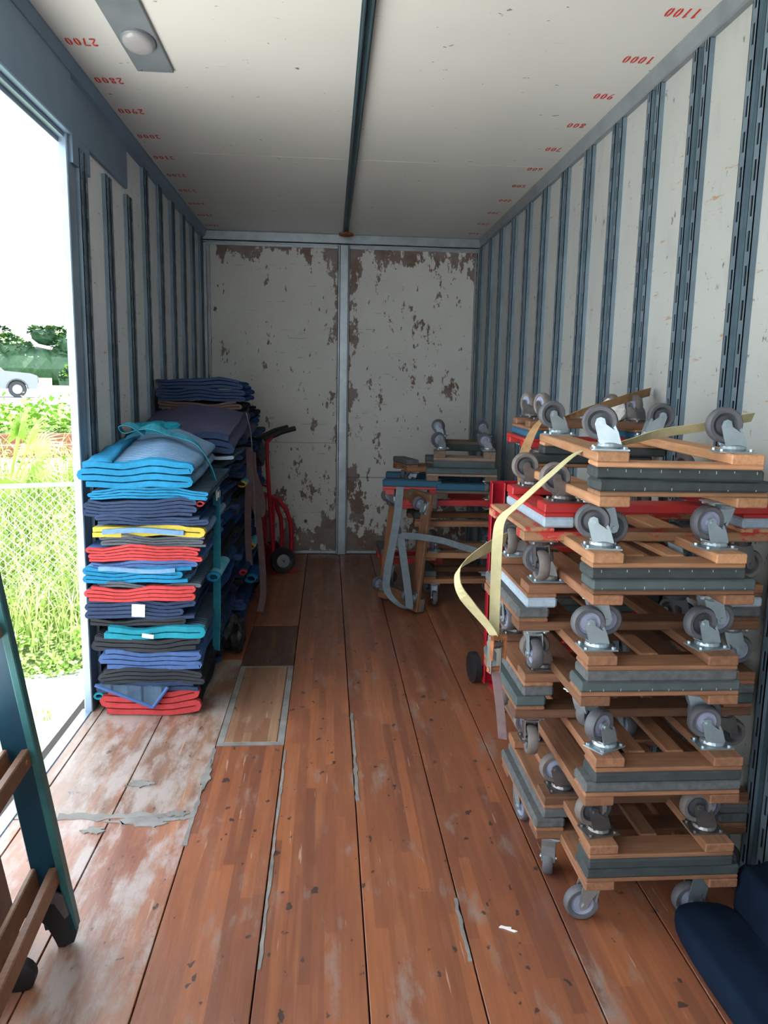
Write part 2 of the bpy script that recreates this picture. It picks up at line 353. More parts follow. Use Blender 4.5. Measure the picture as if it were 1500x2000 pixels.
# ceiling
cl = struct(MB().box((XL-.1, Y0, H+.006), (XR+.1, YB+.1, H+.08)).obj('ceiling', M['rail_dark']))
for a, b in ((Y0, .9), (.904, 4.575), (4.579, YB+.05)):
    MB().box((XL, a, H), (.118, b, H+.02)).obj('ceiling_panel', M['ceiling'], cl)
    MB().box((.122, a, H), (XR, b, H+.02)).obj('ceiling_panel', M['ceiling'], cl)
t3 = struct(MB().box((.098, Y0, H-.012), (.146, 6.6, H)).box((.104, Y0, H-.03), (.112, 6.6, H-.01)).box((.132, Y0, H-.03), (.140, 6.6, H-.01)).obj('trim_1', M['rail_dark'], bevel=.001))
t3.rotation_euler.z = -.0022
# cove trims
def cove(x, s, nm):
    o = MB().prism([(x, H), (x-s*.03, H), (x-s*.03, H-.008), (x-s*.018, H-.06), (x-s*.026, H-.078), (x, H-.078)], 'y', Y0, YB).obj(nm, M['trimgrey']); return struct(o)
cove(XR, 1, 'trim_2'); 
o = struct(MB().prism([(XL, H), (XL+.05, H), (XL+.05, H-.012), (XL+.035, H-.05), (XL, H-.075)], 'y', Y0, YB).obj('trim_3', M['header']))
# right wall: panels between slotted rails
wr = struct(MB().box((XR+.012, Y0, -.1), (XR+.09, YB+.1, H+.05)).obj('wall_right', M['darkvoid']))
def slotted_rail(parent, x, s, yc, z0, z1, w=.118, detail=True):
    """s = direction the rail faces (-1: towards -x)"""
    r = MB(); X0 = x; X1 = x+s*.026; fw = .036
    hf = w/2
    # recessed centre + side walls + flanges with real slots
    a, b = yc-hf+fw, yc+hf-fw
    def bx(y0, y1, zz0, zz1, xa, xb): r.box((min(xa, xb), y0, zz0), (max(xa, xb), y1, zz1))
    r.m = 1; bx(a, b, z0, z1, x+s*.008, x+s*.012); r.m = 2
    for f0 in (yc-hf, b): bx(f0+.004, f0+fw-.004, z0+.002, z1-.002, x+s*.014, x+s*.018)  # dark strips painted in as the shade behind the slots
    r.m = 0
    for yy in (yc-hf, a-.003, b, yc+hf-.003): bx(yy, yy+.003, z0, z1, X0, X1)
    pitch, sl, sw = .104, .062, .013
    for f0 in (yc-hf, b):
        m = f0+fw/2
        bx(f0, m-sw/2, z0, z1, X1-s*.003, X1); bx(m+sw/2, f0+fw, z0, z1, X1-s*.003, X1)
        z = z0
        while z < z1-.02:
            e = min(z+pitch-sl, z1); bx(m-sw/2, m+sw/2, z, e, X1-s*.003, X1); z += pitch
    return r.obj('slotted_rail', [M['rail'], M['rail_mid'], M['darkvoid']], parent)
ry = [2.39+.3875*k for k in range(-12, 12)]
ry = [y for y in ry if Y0+.1 < y < YB-.05]
edges = [Y0]+ry+[YB]
for y in ry: slotted_rail(wr, XR, -1, y, .02, H-.08)
for a, b in zip(edges, edges[1:]):
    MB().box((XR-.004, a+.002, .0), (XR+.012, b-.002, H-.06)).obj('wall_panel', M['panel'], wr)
struct(MB().box((XR-.022, Y0, 0), (XR, YB, .02)).obj('baseboard_right', M['rail']))
# left wall
wl = struct(MB().box((XL-.025, OP1, -.14), (XL-.012, YB+.1, H+.05)).box((XL-.025, Y0, -.14), (XL-.012, OP0, H+.05)).box((XL-.025, OP0, 2.5), (XL-.012, OP1, H+.05)).obj('wall_left', M['rail_dark']))
ly = [3.515+.3875*k for k in range(0, 9)]
ed = [OP1+.04]+ly+[YB]
for y in ly: slotted_rail(wl, XL, 1, y, .02, 2.47 if y < 4.4 else H-.07, .10)
for a, b in zip(ed, ed[1:]):
    MB().box((XL-.012, a+.002, 0), (XL+.004, b-.002, H-.05)).obj('wall_panel', M['panel_left_lit'], wl)
MB().box((XL-.012, Y0, 0), (XL+.004, OP0-.05, H)).obj('wall_panel', M['panel_left_lit'], wl)
MB().box((XL-.03, OP0, 2.495), (XL+.03, OP1, H)).obj('opening_header', M['header'], wl, bevel=.004)
MB().box((XL-.01, OP1, 2.505), (XL+.02, 4.28, H-.02)).obj('header_plate', M['header'], wl, bevel=.003)
MB().box((XL-.01, OP1, 2.39), (XL+.024, 3.62, 2.505)).obj('corner_gusset', M['header'], wl, bevel=.002)
MB().box((XL-.026, OP1-.03, -.1), (XL+.010, OP1+.065, 2.5)).obj('door_post', M['alu'], wl, bevel=.004)
MB().box((XL-.03, OP0, 2.478), (XL+.0, OP1, 2.5)).box((XL-.03, OP0, 2.46), (XL-.025, OP1, 2.48)).obj('door_track', M['alu'], wl)
struct(MB().box((XL-.045, OP0, -.09), (XL+.006, OP1, .004)).obj('trim_4', M['alu'], bevel=.003))

struct(MB().box((.25, Y0-.06, -.1), (XR+.09, Y0, H+.08)).obj('wall_rear_light_block', M['panel']))  # unseen wall, width shaped to block light from the dolly fronts
# ceiling stencil numbers
def digit(ch, w=.6, t=.21):
    g = .07; B = []
    def arc(cx, cy, rx, ry, a0, a1, n=8):
        pts = []
        for i in range(n+1):
            a = radians(a0+(a1-a0)*i/n); pts.append((cx+rx*cos(a), cy+ry*sin(a)))
        for i in range(n, -1, -1):
            a = radians(a0+(a1-a0)*i/n); pts.append((cx+(rx-t)*cos(a), cy+(ry-t*.8)*sin(a)))
        B.append(pts)
    def q(*p): B.append(list(p))
    if ch == '0': arc(.3, .5, .3, .5, 103, 257); arc(.3, .5, .3, .5, -77, 77)
    elif ch == '1': q((.22, 0), (.22+t, 0), (.22+t, 1), (.22, 1)); q((.08, .78), (.19, .82), (.19, 1), (.08, .86))
    elif ch == '7': q((0, .84), (.6, .84), (.6, 1), (0, 1)); q((.42, .8), (.6, .8), (.34, 0), (.15, 0))
    elif ch == '4': q((.36, 0), (.36+t, 0), (.36+t, 1), (.36, 1)); q((0, .25), (.33, .25), (.33, .4), (0, .4)); q((.0, .43), (.14, .43), (.33, .85), (.33, 1))
    elif ch == '2': arc(.3, .7, .3, .3, 15, 165); q((.42, .68), (.6, .68), (.2, .2), (.02, .2)); q((0, 0), (.6, 0), (.6, .16), (0, .16))
    elif ch == '3': arc(.3, .73, .3, .27, -60, 160); arc(.3, .27, .3, .27, -160, 60)
    elif ch == '5': q((.04, .84), (.56, .84), (.56, 1), (.04, 1)); q((.04, .5), (.2, .5), (.2, .8), (.04, .8)); arc(.28, .3, .3, .3, -150, 100)
    elif ch == '6': arc(.3, .28, .3, .28, -80, 80); arc(.3, .28, .3, .28, 100, 260); q((0, .4), (t, .5), (.5, 1), (.3, 1))
    elif ch == '8': arc(.3, .75, .26, .25, -80, 80); arc(.3, .75, .26, .25, 100, 260); arc(.3, .25, .3, .25, -80, 80); arc(.3, .25, .3, .25, 100, 260)
    elif ch == '9': arc(.3, .72, .3, .28, -80, 80); arc(.3, .72, .3, .28, 100, 260); q((.6, .6), (.43, .5), (.1, 0), (.3, 0))
    return B
def number(txt, x, y, h=.066):
    m = MB(); adv = .82; n = len(txt)
    for i, c in enumerate(txt):
        for P in digit(c):
            pts = [(x+((i*adv+p[0])-n*adv/2)*h*.75*(-1)*-1, y, ) for p in P]
            pts = []
            for p in P:
                u = ((i*adv+p[0])-n*adv/2)*h*.58; v = (p[1]-.5)*h
                pts.append((x-u, y+v) if False else (x+u*-1, y-v*-1))
            # read from below, rotated half a turn in the frame
            nn = len(pts); vs = [(px, py, H-.0012) for px, py in pts]+[(px, py, H+.001) for px, py in pts]
            half = nn//2
            fs = []
            if nn == 4: fs.append((0, 1, 2, 3))
            else:
                for k in range(half-1): fs.append((k, k+1, nn-2-k, nn-1-k))
            m.add(vs, fs)
    o = m.obj('stencil_number', M['redpaint'], cl)
for k in range(1, 16): number(str(k*100), 1.197, 6.488-.375*(k-1))
for k, yy in enumerate([6.524-.368*i for i in range(14)]):
    t = str(3600-100*k) if True else ''
    number(t, -.955, yy)
# lamp on ceiling
lp = thing('ceiling_lamp', 'oval dome lamp on a dark grey steel plate screwed to the ceiling', 'lamp', (-.722, 3.14, H))
MB().box((-.0745, -2.3, -.012), (.0745, .297, 0)).obj('mounting_plate', M['trimgrey'], lp, bevel=.002)
q = MB()
for k, (r, z) in enumerate([(1, 0), (1, -.01), (.93, -.014)]): pass
def oval(ax, ay, prof, n=28):
    m = MB(); vs = []
    for r, z in prof: vs += [(ax*r*cos(2*pi*i/n), ay*r*sin(2*pi*i/n), z) for i in range(n)]
    fs = [(k*n+i, k*n+(i+1) % n, (k+1)*n+(i+1) % n, (k+1)*n+i) for k in range(len(prof)-1) for i in range(n)]+[tuple(range((len(prof)-1)*n, len(prof)*n))]
    return m.add(vs, fs)
oval(.062, .098, [(1, -.012), (1, -.022), (.95, -.026)]).obj('lamp_rim', M['trimgrey'], lp, smooth=True)
oval(.056, .092, [(1, -.024), (.97, -.030), (.85, -.036), (.6, -.040), (.2, -.042)]).obj('lamp_lens', M['lens'], lp, smooth=True)
for sx in (-.055, .055): MB().lathe([(0, -.016), (.005, -.016), (.005, -.012)], 8, 'z', (sx, .28, 0)).obj('screw', M['zinc'], lp)

# ================================================================ DOLLIES
def caster_meshes(R, Hh, tyre, hub, metal):
    """mount at z=0, hanging down; swivel trail along +x, axle along y"""
    tr = .028; za = -(Hh-R)
    mt = metal
    c = MB(); c.lathe([(0, -.004), (.030, -.004), (.033, -.010), (.030, -.017), (.022, -.020), (0, -.020)], 18, 'z')
    for s in (-1, 1):
        y0, y1 = s*.0185, s*.0215
        pts = [(-.027, -.016), (.027, -.016), (.031, -.028), (tr+.014, za+.004), (tr+.010, za-.010), (tr, za-.014), (tr-.010, za-.010), (tr-.014, za+.004), (-.018, -.045)]
        c.prism(pts, 'y', min(y0, y1), max(y0, y1))
    c.box((-.026, -.021, -.022), (.026, .021, -.016))
    c.prism([(-.027, -.018), (-.022, -.018), (-.012, -.046), (-.004, za+.012), (-.009, za+.006), (-.018, -.046)], 'y', -.0205, .0205)
    cm = c.mesh('caster_fork', mt, bevel=0)
    c = MB().tube((tr, -.026, za), (tr, .026, za), .0065, 8)
    bolt = c.mesh('axle_bolt', mt)
    w = MB(); hw = .0155
    w.lathe([(R*.66, -hw*.72), (R*.70, -hw*.9), (R*.9, -hw), (R, -hw*.55), (R, hw*.55), (R*.9, hw), (R*.70, hw*.9), (R*.66, hw*.72)], 26, 'y', (tr, 0, za))
    w.m = 1
    w.lathe([(0, -hw*.95), (R*.20, -hw*.95), (R*.24, -hw*.6), (R*.52, -hw*.45), (R*.66, -hw*.75)], 26, 'y', (tr, 0, za))
    w.lathe([(R*.66, hw*.75), (R*.52, hw*.45), (R*.24, hw*.6), (R*.20, hw*.95), (0, hw*.95)], 26, 'y', (tr, 0, za))
    wm = w.mesh('wheel', [tyre, hub], smooth=True)
    p = MB().box((-.047, -.034, -.004), (.047, .034, 0))
    for sx in (-.037, .037):
        for sy in (-.025, .025): p.tube((sx, sy, -.010), (sx, sy, -.004), .006, 6)
    pm = p.mesh('mounting_plate', mt)
    return cm, wm, pm, bolt
_cc = {}
def caster(parent, loc, ang, R=.046, Hh=.118, style='a'):
    k = (round(R, 4), round(Hh, 3), style)
    if k not in _cc:
        ty, hb, me = {'a': (M['tyre'], M['hub'], M['zinc']), 'b': (M['tyre'], M['hubdark'], M['zinc']), 'c': (M['tyre2'], M['hubdark'], M['steel']), 'd': (M['tyre2'], M['hub'], M['steel'])}[style]
        _cc[k] = caster_meshes(R, Hh, ty, hb, me)
    cm, wm, pm, bm_ = _cc[k]
    c = link('caster', cm, parent, loc, (0, 0, ang))
    link('wheel', wm, c); link('mounting_plate', pm, c, (0, 0, 0), (0, 0, 0)); link('axle_bolt', bm_, c)
    return c
RT, CT, PT = .026, .012, .030       # rail, cross board, pad thickness
DT = RT+CT+PT
dolly_count = 0
def dolly(label, loc, rz=0, up=False, L=.79, Wd=.42, rail='w_mid', cross=None, pad='rubber', R=.046, Hh=.118, style='a', angs=None, inset=.085, iny=.05,
          centre=0, tilt=(0, 0), staples=0, group=None, rw=.082, rx=0, overall_rot=None, th=1.0):
    """wooden furniture dolly. origin = centre of the face the casters bolt to; up=True: lying wheels up"""
    global dolly_count; dolly_count += 1
    rs = random.Random(dolly_count*13)
    rot = overall_rot or (pi+tilt[0] if up else tilt[0], tilt[1], rz)
    t = thing('furniture_dolly', label, 'dolly', loc, rot, group)
    cross = cross or rail; RT, CT, PT = .026*th, .012*th, .030*th
    for s in (-1, 1):
        link('side_rail', bmesh_box(L, rw, RT, M[rail]), t, (rs.uniform(-.004, .004), s*(Wd/2-rw/2), RT/2))
    for s in (-1, 1):
        link('cross_board', bmesh_box(Wd, .088, CT, M[cross]), t, (s*(L/2-.044), 0, RT+CT/2), (0, 0, pi/2))
        if pad:
            link('pad', bmesh_box(Wd+.004, .092, PT, M[pad], .006), t, (s*(L/2-.044), 0, RT+CT+PT/2), (0, 0, pi/2))
            if staples:
                m = MB(); n = staples
                for i in range(n):
                    y = -Wd/2+Wd*(i+.5)/n+rs.uniform(-.006, .006); x = s*(L/2+.0022); h = rs.uniform(.003, .008)
                    m.box((x-.0008, y-.0007, RT+CT+.004), (x+.0008, y+.0007, RT+CT+.004+h))
                so = m.obj('staples', M['staple'], t); so['kind'] = 'stuff'
    if centre:
        for k in range(centre):
            yy = (k-(centre-1)/2)*.11
            link('centre_board', bmesh_box(L-.17, .05, CT, M[cross]), t, (0, yy, RT+CT/2-.004))
    for i, (sx, sy) in enumerate(((1, 1), (1, -1), (-1, 1), (-1, -1))):
        a = angs[i] if angs else rs.uniform(0, 2*pi)
        caster(t, (sx*(L/2-inset), sy*(Wd/2-iny), 0), a, R, Hh, style if isinstance(style, str) else style[i])
    return t
ORD = ['bottom', 'second', 'third', 'fourth', 'fifth', 'top']
# ---- front stack A (lengthwise: long axis along y)
AX, AY = .888, 2.205     # centre
HP = pi/2
A = [  # z bottom, dx, rail, pad lower, rail up, pad up, xskew
    (.150, .035, 'w_mid', 'rubber', 'w_mid', 'rubber'),
    (.402, .015, 'w_mid', 'carpet', 'w_mid', 'rubber'),
    (.685, -.015, 'w_mid', 'greypad', 'w_mid', 'carpet'),
    (.958, .0, 'w_mid', 'greypad', 'w_new', 'rubber'),
    (1.212, .005, 'w_new', 'rubber', 'w_new', 'rubber')]
tiern = ['lowest', 'second', 'third', 'fourth', 'topmost']
for i, (z, dx, r1, p1, r2, p2) in enumerate(A):
    wd = .42 if i < 4 else .43
    # local x -> world y (rz=90deg): sx=+1 is the far end; local +y -> world -x
    low = [radians(a) for a in ((200, 200, 90, 90), (170, 190, -80, -85), (180, 180, -60, -100), (180, 170, -95, -85), (190, 180, -90, 90))[i]]
    padn = {'rubber': 'black rubber', 'greypad': 'grey-green stapled rubber', 'carpet': 'dusty grey carpet', 'bluepad': 'pale blue carpet'}
    RR = .050 if i == 0 else .045
    HH = .150 if i == 0 else .117
    dolly('%s wheels-down brown dolly of the nearest stack, %s pads' % (tiern[i], padn[p1]), (AX+dx, AY, z), HP, False, .79, wd+.01, r1, None, p1,
          RR, HH, 'a' if i == 0 else ['b', 'a', 'b', 'a', 'b'][i], low, .095 if i == 0 else .12, .055, 0, staples=[0, 0, 10, 8, 6][i])
    zt = z+2*DT
    uang = [radians(a) for a in ((80, 90, 100, 80), (60, 90, 75, 80), (90, 80, 65, 100), (100, 80, 70, 80), (100, 90, 80, -90))[i]]
    dd = [-.01, .01, .0, -.02, -.015][i]
    d = dolly('%s upturned brown dolly of the nearest stack, %s pads facing down' % (tiern[i], padn[p2]), (AX+dx+dd+(.035 if i == 4 else 0), AY-.004, zt), -HP-(radians(5.5) if i == 4 else 0), True, .79, wd-.015, r2, None, p2,
          .045, .115, ['c', 'a', ['a', 'b', 'a', 'c'], ['b', 'a', 'b', 'a'], ['b', 'b', 'b', 'b']][i], uang, .075, .05, [1, 2, 1, 2, 0][i], staples=[0, 0, 0, 7, 9][i])
# ---- stack B (crosswise: long axis along x), boards slide into the gaps of A
BX, BY = .915, 2.262
B = [(.160, .045, 'w_mid', 'carpet', 'w_mid', 'carpet'), (.548, -.005, 'w_mid', 'greypad', 'w_mid', 'carpet'), (.815, -.01, 'w_mid', 'carpet', 'w_mid', 'bluepad'), (1.078, -.005, 'w_red', None, 'p_red', 'bluepad')]
tb = ['lowest', 'second', 'third', 'topmost']
for i, (z, dx, r1, p1, r2, p2) in enumerate(B):
    Lb = .72 if i else .66
    RR, HH = (.050, .158) if i == 0 else (.044, .118)
    la = [radians(a) for a in ((0, 0, -80, 70), (0, 0, -100, -95), (0, 0, -80, -90), (0, 0, -95, -90))[i]]
    dolly('%s wheels-down dolly of the crosswise second stack%s' % (tb[i], ', worn pine with red paint' if i == 3 else ', brown with grey pads'), (BX+dx, BY, z), 0, False, Lb, .45, r1, None, p1, RR, HH, 'c' if i in (1, 3) else 'a', la, .06, .05, 0)
    h1 = DT if p1 else RT+CT
    ua = [radians(a) for a in ((0, 0, 80, 100), (0, 0, 70, 110), (0, 0, 60, 120), (0, 0, 80, 100))[i]]
    dolly('%s upturned dolly of the crosswise second stack%s' % (tb[i], ', painted red with pale blue-grey pads' if i == 3 else ', brown wood'), (BX+dx+(.03 if i == 3 else .012), BY-.003, z+h1+DT), pi, True, Lb-(.05 if i == 3 else .02), .44, r2, None, p2, .044, .112, 'c' if i == 3 else ['d', 'c', 'a', 'c'][i], ua, .07, .055, 1 if i in (1, 2) else 0)
# ---- stack C behind B
cz = [(.13, .13), (.40, .13), (.66, .13), (.92, .13), (1.17, .2)]
def cpair(i, z, x, y, rz, L, Wd, r1, p1, r2, p2, l1, l2, sty='d', R=.044, cH=.108):
    a = [rz+radians(v) for v in (200, 170, 30, -20)]
    dolly(l1, (x, y, z), rz, False, L, Wd, r1, None, p1, R, cH, 'c', None, .08)
    h = DT if p1 else RT+CT
    h2 = DT if p2 else RT+CT
    dolly(l2, (x+.01, y-.008, z+h+h2), rz+pi, True, L-.02, Wd-.01, r2, None, p2, R, cH, sty, [radians(v) for v in (70, 70, 70, 70)], .07)
cpair(0, .115, 1.02, 2.93, 0, .50, .40, 'w_mid', 'carpet', 'w_mid', 'carpet', 'lowest wheels-down dolly of the rear right stack against the wall', 'lowest upturned dolly of the rear right stack against the wall')
cpair(1, .37, 1.02, 2.93, 0, .52, .40, 'p_red', 'rubber', 'p_red', 'rubber', 'second wheels-down dolly from the floor in the rear right stack, red painted', 'second upturned dolly from the floor in the rear right stack, red painted')
cpair(2, .63, 1.02, 2.93, 0, .52, .40, 'p_red', 'rubber', 'w_mid', 'rubber', 'third wheels-down dolly in the rear right stack, red rails', 'third upturned dolly in the rear right stack, brown rails')
cpair(3, .89, 1.02, 2.93, 0, .54, .40, 'p_red', 'rubber', 'p_red', 'rubber', 'fourth wheels-down dolly in the rear right stack, red with black pads', 'fourth upturned dolly in the rear right stack, red with black pads')
cpair(4, 1.275, 1.03, 3.06, radians(-4), .52, .40, 'p_red', None, 'w_mid', 'p_blue', 'red painted wheels-down dolly just below the top of the rear right stack', 'top upturned dolly of the rear right stack, brown rails over a blue board', 'd')
# ---- far stack D by the right wall
FD = [
 ('bottom dolly of the far stack, grey pads, caster on the floor', .96, 5.24, .165, .03, False, .60, .42, 'w_mid', 'carpet', .050, .155, 1.3),
 ('red-ended dolly low at the left of the far stack', .62, 5.56, .215, .05, False, .46, .30, 'p_red', 'carpet', .05, .205, 1.7),
 ('pale pine upturned dolly low in the far stack', .96, 5.23, .384, -.05, True, .58, .42, 'w_new', None, .044, .10, 1.5),
 ('dolly halfway up the far stack, long orange-brown board, black pads', .93, 5.25, .565, .02, False, .68, .44, 'w_mid', 'rubber', .044, .10, 1.5),
 ('red upturned dolly halfway up the far stack', .86, 5.28, .745, .0, True, .70, .42, 'p_red', None, .04, .08, 1.6),
 ('blue-topped red dolly jutting left from the middle of the far stack', .61, 5.36, .775, 1.45, False, .56, .40, 'p_red', 'p_blue', .04, .08, 1.5),
 ('grey wooden dolly with a blue front board in the far stack', .98, 5.34, .752, 1.50, False, .60, .44, 'w_old', 'p_blue', .04, .08, 1.6),
 ('orange-brown dolly jutting left near the top of the far stack', .80, 5.56, .905, .25, False, .56, .30, 'w_mid', 'carpet', .042, .085, 1.3),
 ('weathered dolly second from the top of the far stack, dark green pads', .94, 5.32, .900, 1.46, False, .60, .48, 'w_old', 'greypad', .042, .085, 1.3),
 ('topmost upturned dolly of the far stack, four wheels in the air', .97, 5.34, 1.125, -1.72, True, .60, .42, 'w_old', 'greypad', .050, .118, 1.7),
]
for (l, x, y, z, rz, up, L, Wd, r, p, R0, H0, th) in FD:
    dolly(l, (x, y, z), rz, up, L, Wd, r, None, p, R0, H0, 'a' if up else 'b', [radians(v) for v in (60, 80, 110, 70)] if up else None, .08, th=th, tilt=(0, .15 if l.startswith('topmost') else -.07 if l.startswith('weathered') else 0), group='dollies in the far stack')
# leaning dolly strapped on end, wheels facing the aisle
ld = dolly('dolly standing on end and strapped against the far stack, wheels facing the aisle', (.548, 5.065, .405), overall_rot=(0, 0, 0), L=.80, Wd=.42, rail='w_mid', cross='w_mid', pad='carpet', R=.046, Hh=.108, style='a', angs=[radians(v) for v in (10, -10, 15, 5)], inset=.09)
fx = Vector((.10, .02, 1)).normalized()           # long axis, nearly vertical
fz = Vector((.80, .55, -.10)); fz = (fz-fx*fz.dot(fx)).normalized()   # away from the wheels
fy = fz.cross(fx)
ld.matrix_world = Matrix(((fx.x, fy.x, fz.x, .52), (fx.y, fy.y, fz.y, 5.02), (fx.z, fy.z, fz.z, .42), (0, 0, 0, 1)))
# ---- straps on the dollies
ribbon('ratchet_strap', [(1.22, 2.10, 1.432), (1.124, 2.06, 1.420), (1.029, 2.03, 1.403), (.914, 2.03, 1.385), (.82, 2.01, 1.362), (.74, 2.0, 1.346), (.674, 1.99, 1.333), (.60, 1.99, 1.27), (.522, 2.02, 1.184), (.485, 2.04, 1.14), (.476, 2.04, 1.08), (.476, 2.04, .95), (.478, 2.04, .80)],
       [(0, -.6, 1), (0, -.6, 1), (0, -.6, 1), (0, -.6, 1), (.0, -.8, .6), (0, -1, .25), (.1, -1, .1), (.4, -1, .1), (.5, -1, .1), (.7, -.8, 0), (1, -.5, 0), (1, -.5, 0), (1, -.5, 0)], .030, M['strap_y'],
       label='yellow-beige ratchet strap over the nearest stack and down its left side', th=.002)
rt = thing('ratchet_buckle', 'rusty steel ratchet buckle on the yellow strap left of the stack', 'buckle', (.480, 2.03, .75), (0, .0, .3))
MB().box((-.018, -.012, -.055), (-.013, .012, .055)).box((.013, -.012, -.055), (.018, .012, .055)).tube((-.02, 0, .03), (.02, 0, .03), .014, 12).obj('frame', M['steel'], rt, bevel=.001)
MB().box((-.022, -.028, -.01), (-.019, -.01, .06)).box((.019, -.028, -.01), (.022, -.01, .06)).tube((-.022, -.02, .055), (.022, -.02, .055), .008, 8).tube((-.02, 0, -.045), (.02, 0, -.045), .008, 8).obj('handle', M['rust'], rt)
ribbon('strap_tail', [(.480, 2.03, .79), (.46, 2.02, .83), (.385, 2.0, .92), (.36, 2.0, .97), (.372, 2.02, 1.01), (.45, 2.08, 1.045), (.53, 2.16, 1.06)], [(.3, -1, .3), (.3, -1, .4), (.6, -1, .3), (.2, -1, .1), (.0, -1, .6), (0, -.6, 1), (0, -.5, 1)], .048, M['strap_y'], label='loose yellow-beige strap end looping out into the aisle', th=.002)
ribbon('strap_lower', [(.484, 2.03, .70), (.498, 2.03, .62), (.508, 2.03, .55), (.515, 2.03, .49)], (1, -.4, 0), .026, M['strap_m'], label='dark strap running down below the ratchet buckle', th=.002)
ribbon('strap', [(1.30, 3.0, 1.50), (1.17, 2.9, 1.475), (1.0, 2.85, 1.425), (.90, 2.84, 1.398), (.80, 2.80, 1.385), (.74, 2.78, 1.28), (.725, 2.76, 1.20), (.722, 2.70, 1.10)], [(0, -.3, 1), (0, -.3, 1), (0, -.3, 1), (0, -1, .3), (.3, -1, 0), (1, -.4, 0), (1, -.4, 0), (1, -.3, 0)], .035, M['strap_b'], label='brown webbing strap over the top of the rear right stack', th=.002)
ribbon('strap', [(.47, 4.83, .865), (.455, 4.80, .70), (.43, 4.80, .52), (.395, 4.82, .28), (.40, 4.83, .17), (.455, 4.80, .10), (.53, 4.80, .055), (.545, 4.80, .10), (.50, 4.80, .40), (.475, 4.8, .56)], [(1, -.3, 0)]*10, .05, M['strap_g'], label='grey-blue strap looped down over the dolly standing on end', th=.002)
ribbon('strap', [(.48, 4.775, .555), (.60, 4.78, .545), (.75, 4.75, .525), (.90, 4.68, .49), (1.02, 4.6, .47)], (0, -.2, 1), .045, M['strap_g'], label='grey-blue strap running level from the standing dolly to the red frame', th=.002)
# white rag on C
def rag(name, c, s, mat, label, cat, seed=1):
    r = random.Random(seed); bm = bmesh.new(); bmesh.ops.create_icosphere(bm, subdivisions=3, radius=1)
    for v in bm.verts:
        k = 1+.35*sin(v.co.x*4+seed)*cos(v.co.y*5)+r.uniform(-.07, .07)
        v.co = Vector((v.co.x*s[0]*k, v.co.y*s[1]*k, max(v.co.z, -.85)*s[2]*k))
    me = bpy.data.meshes.new(name); bm.to_mesh(me); bm.free(); me.materials.append(mat)
    return tag(link(name, me, None, c), label, cat)
rag('paper_wad', (1.15, 2.98, 1.425), (.055, .05, .04), M['white'], 'crumpled off-white paper tucked between the top wheels of the rear right stack', 'paper', 4)
# E8 marking
def text(parent, s, size, loc, rot, mat, name='marking'):
    cu_ = bpy.data.curves.new('txt', 'FONT'); cu_.body = s; cu_.size = size; cu_.extrude = .0004; cu_.align_x = 'CENTER'; cu_.offset = size*.02
    o = bpy.data.objects.new('txt', cu_); COL.objects.link(o); bpy.context.view_layer.update()
    me = bpy.data.meshes.new_from_object(o); bpy.data.objects.remove(o); me.materials.clear(); me.materials.append(mat)
    return link(name, me, parent, loc, rot)

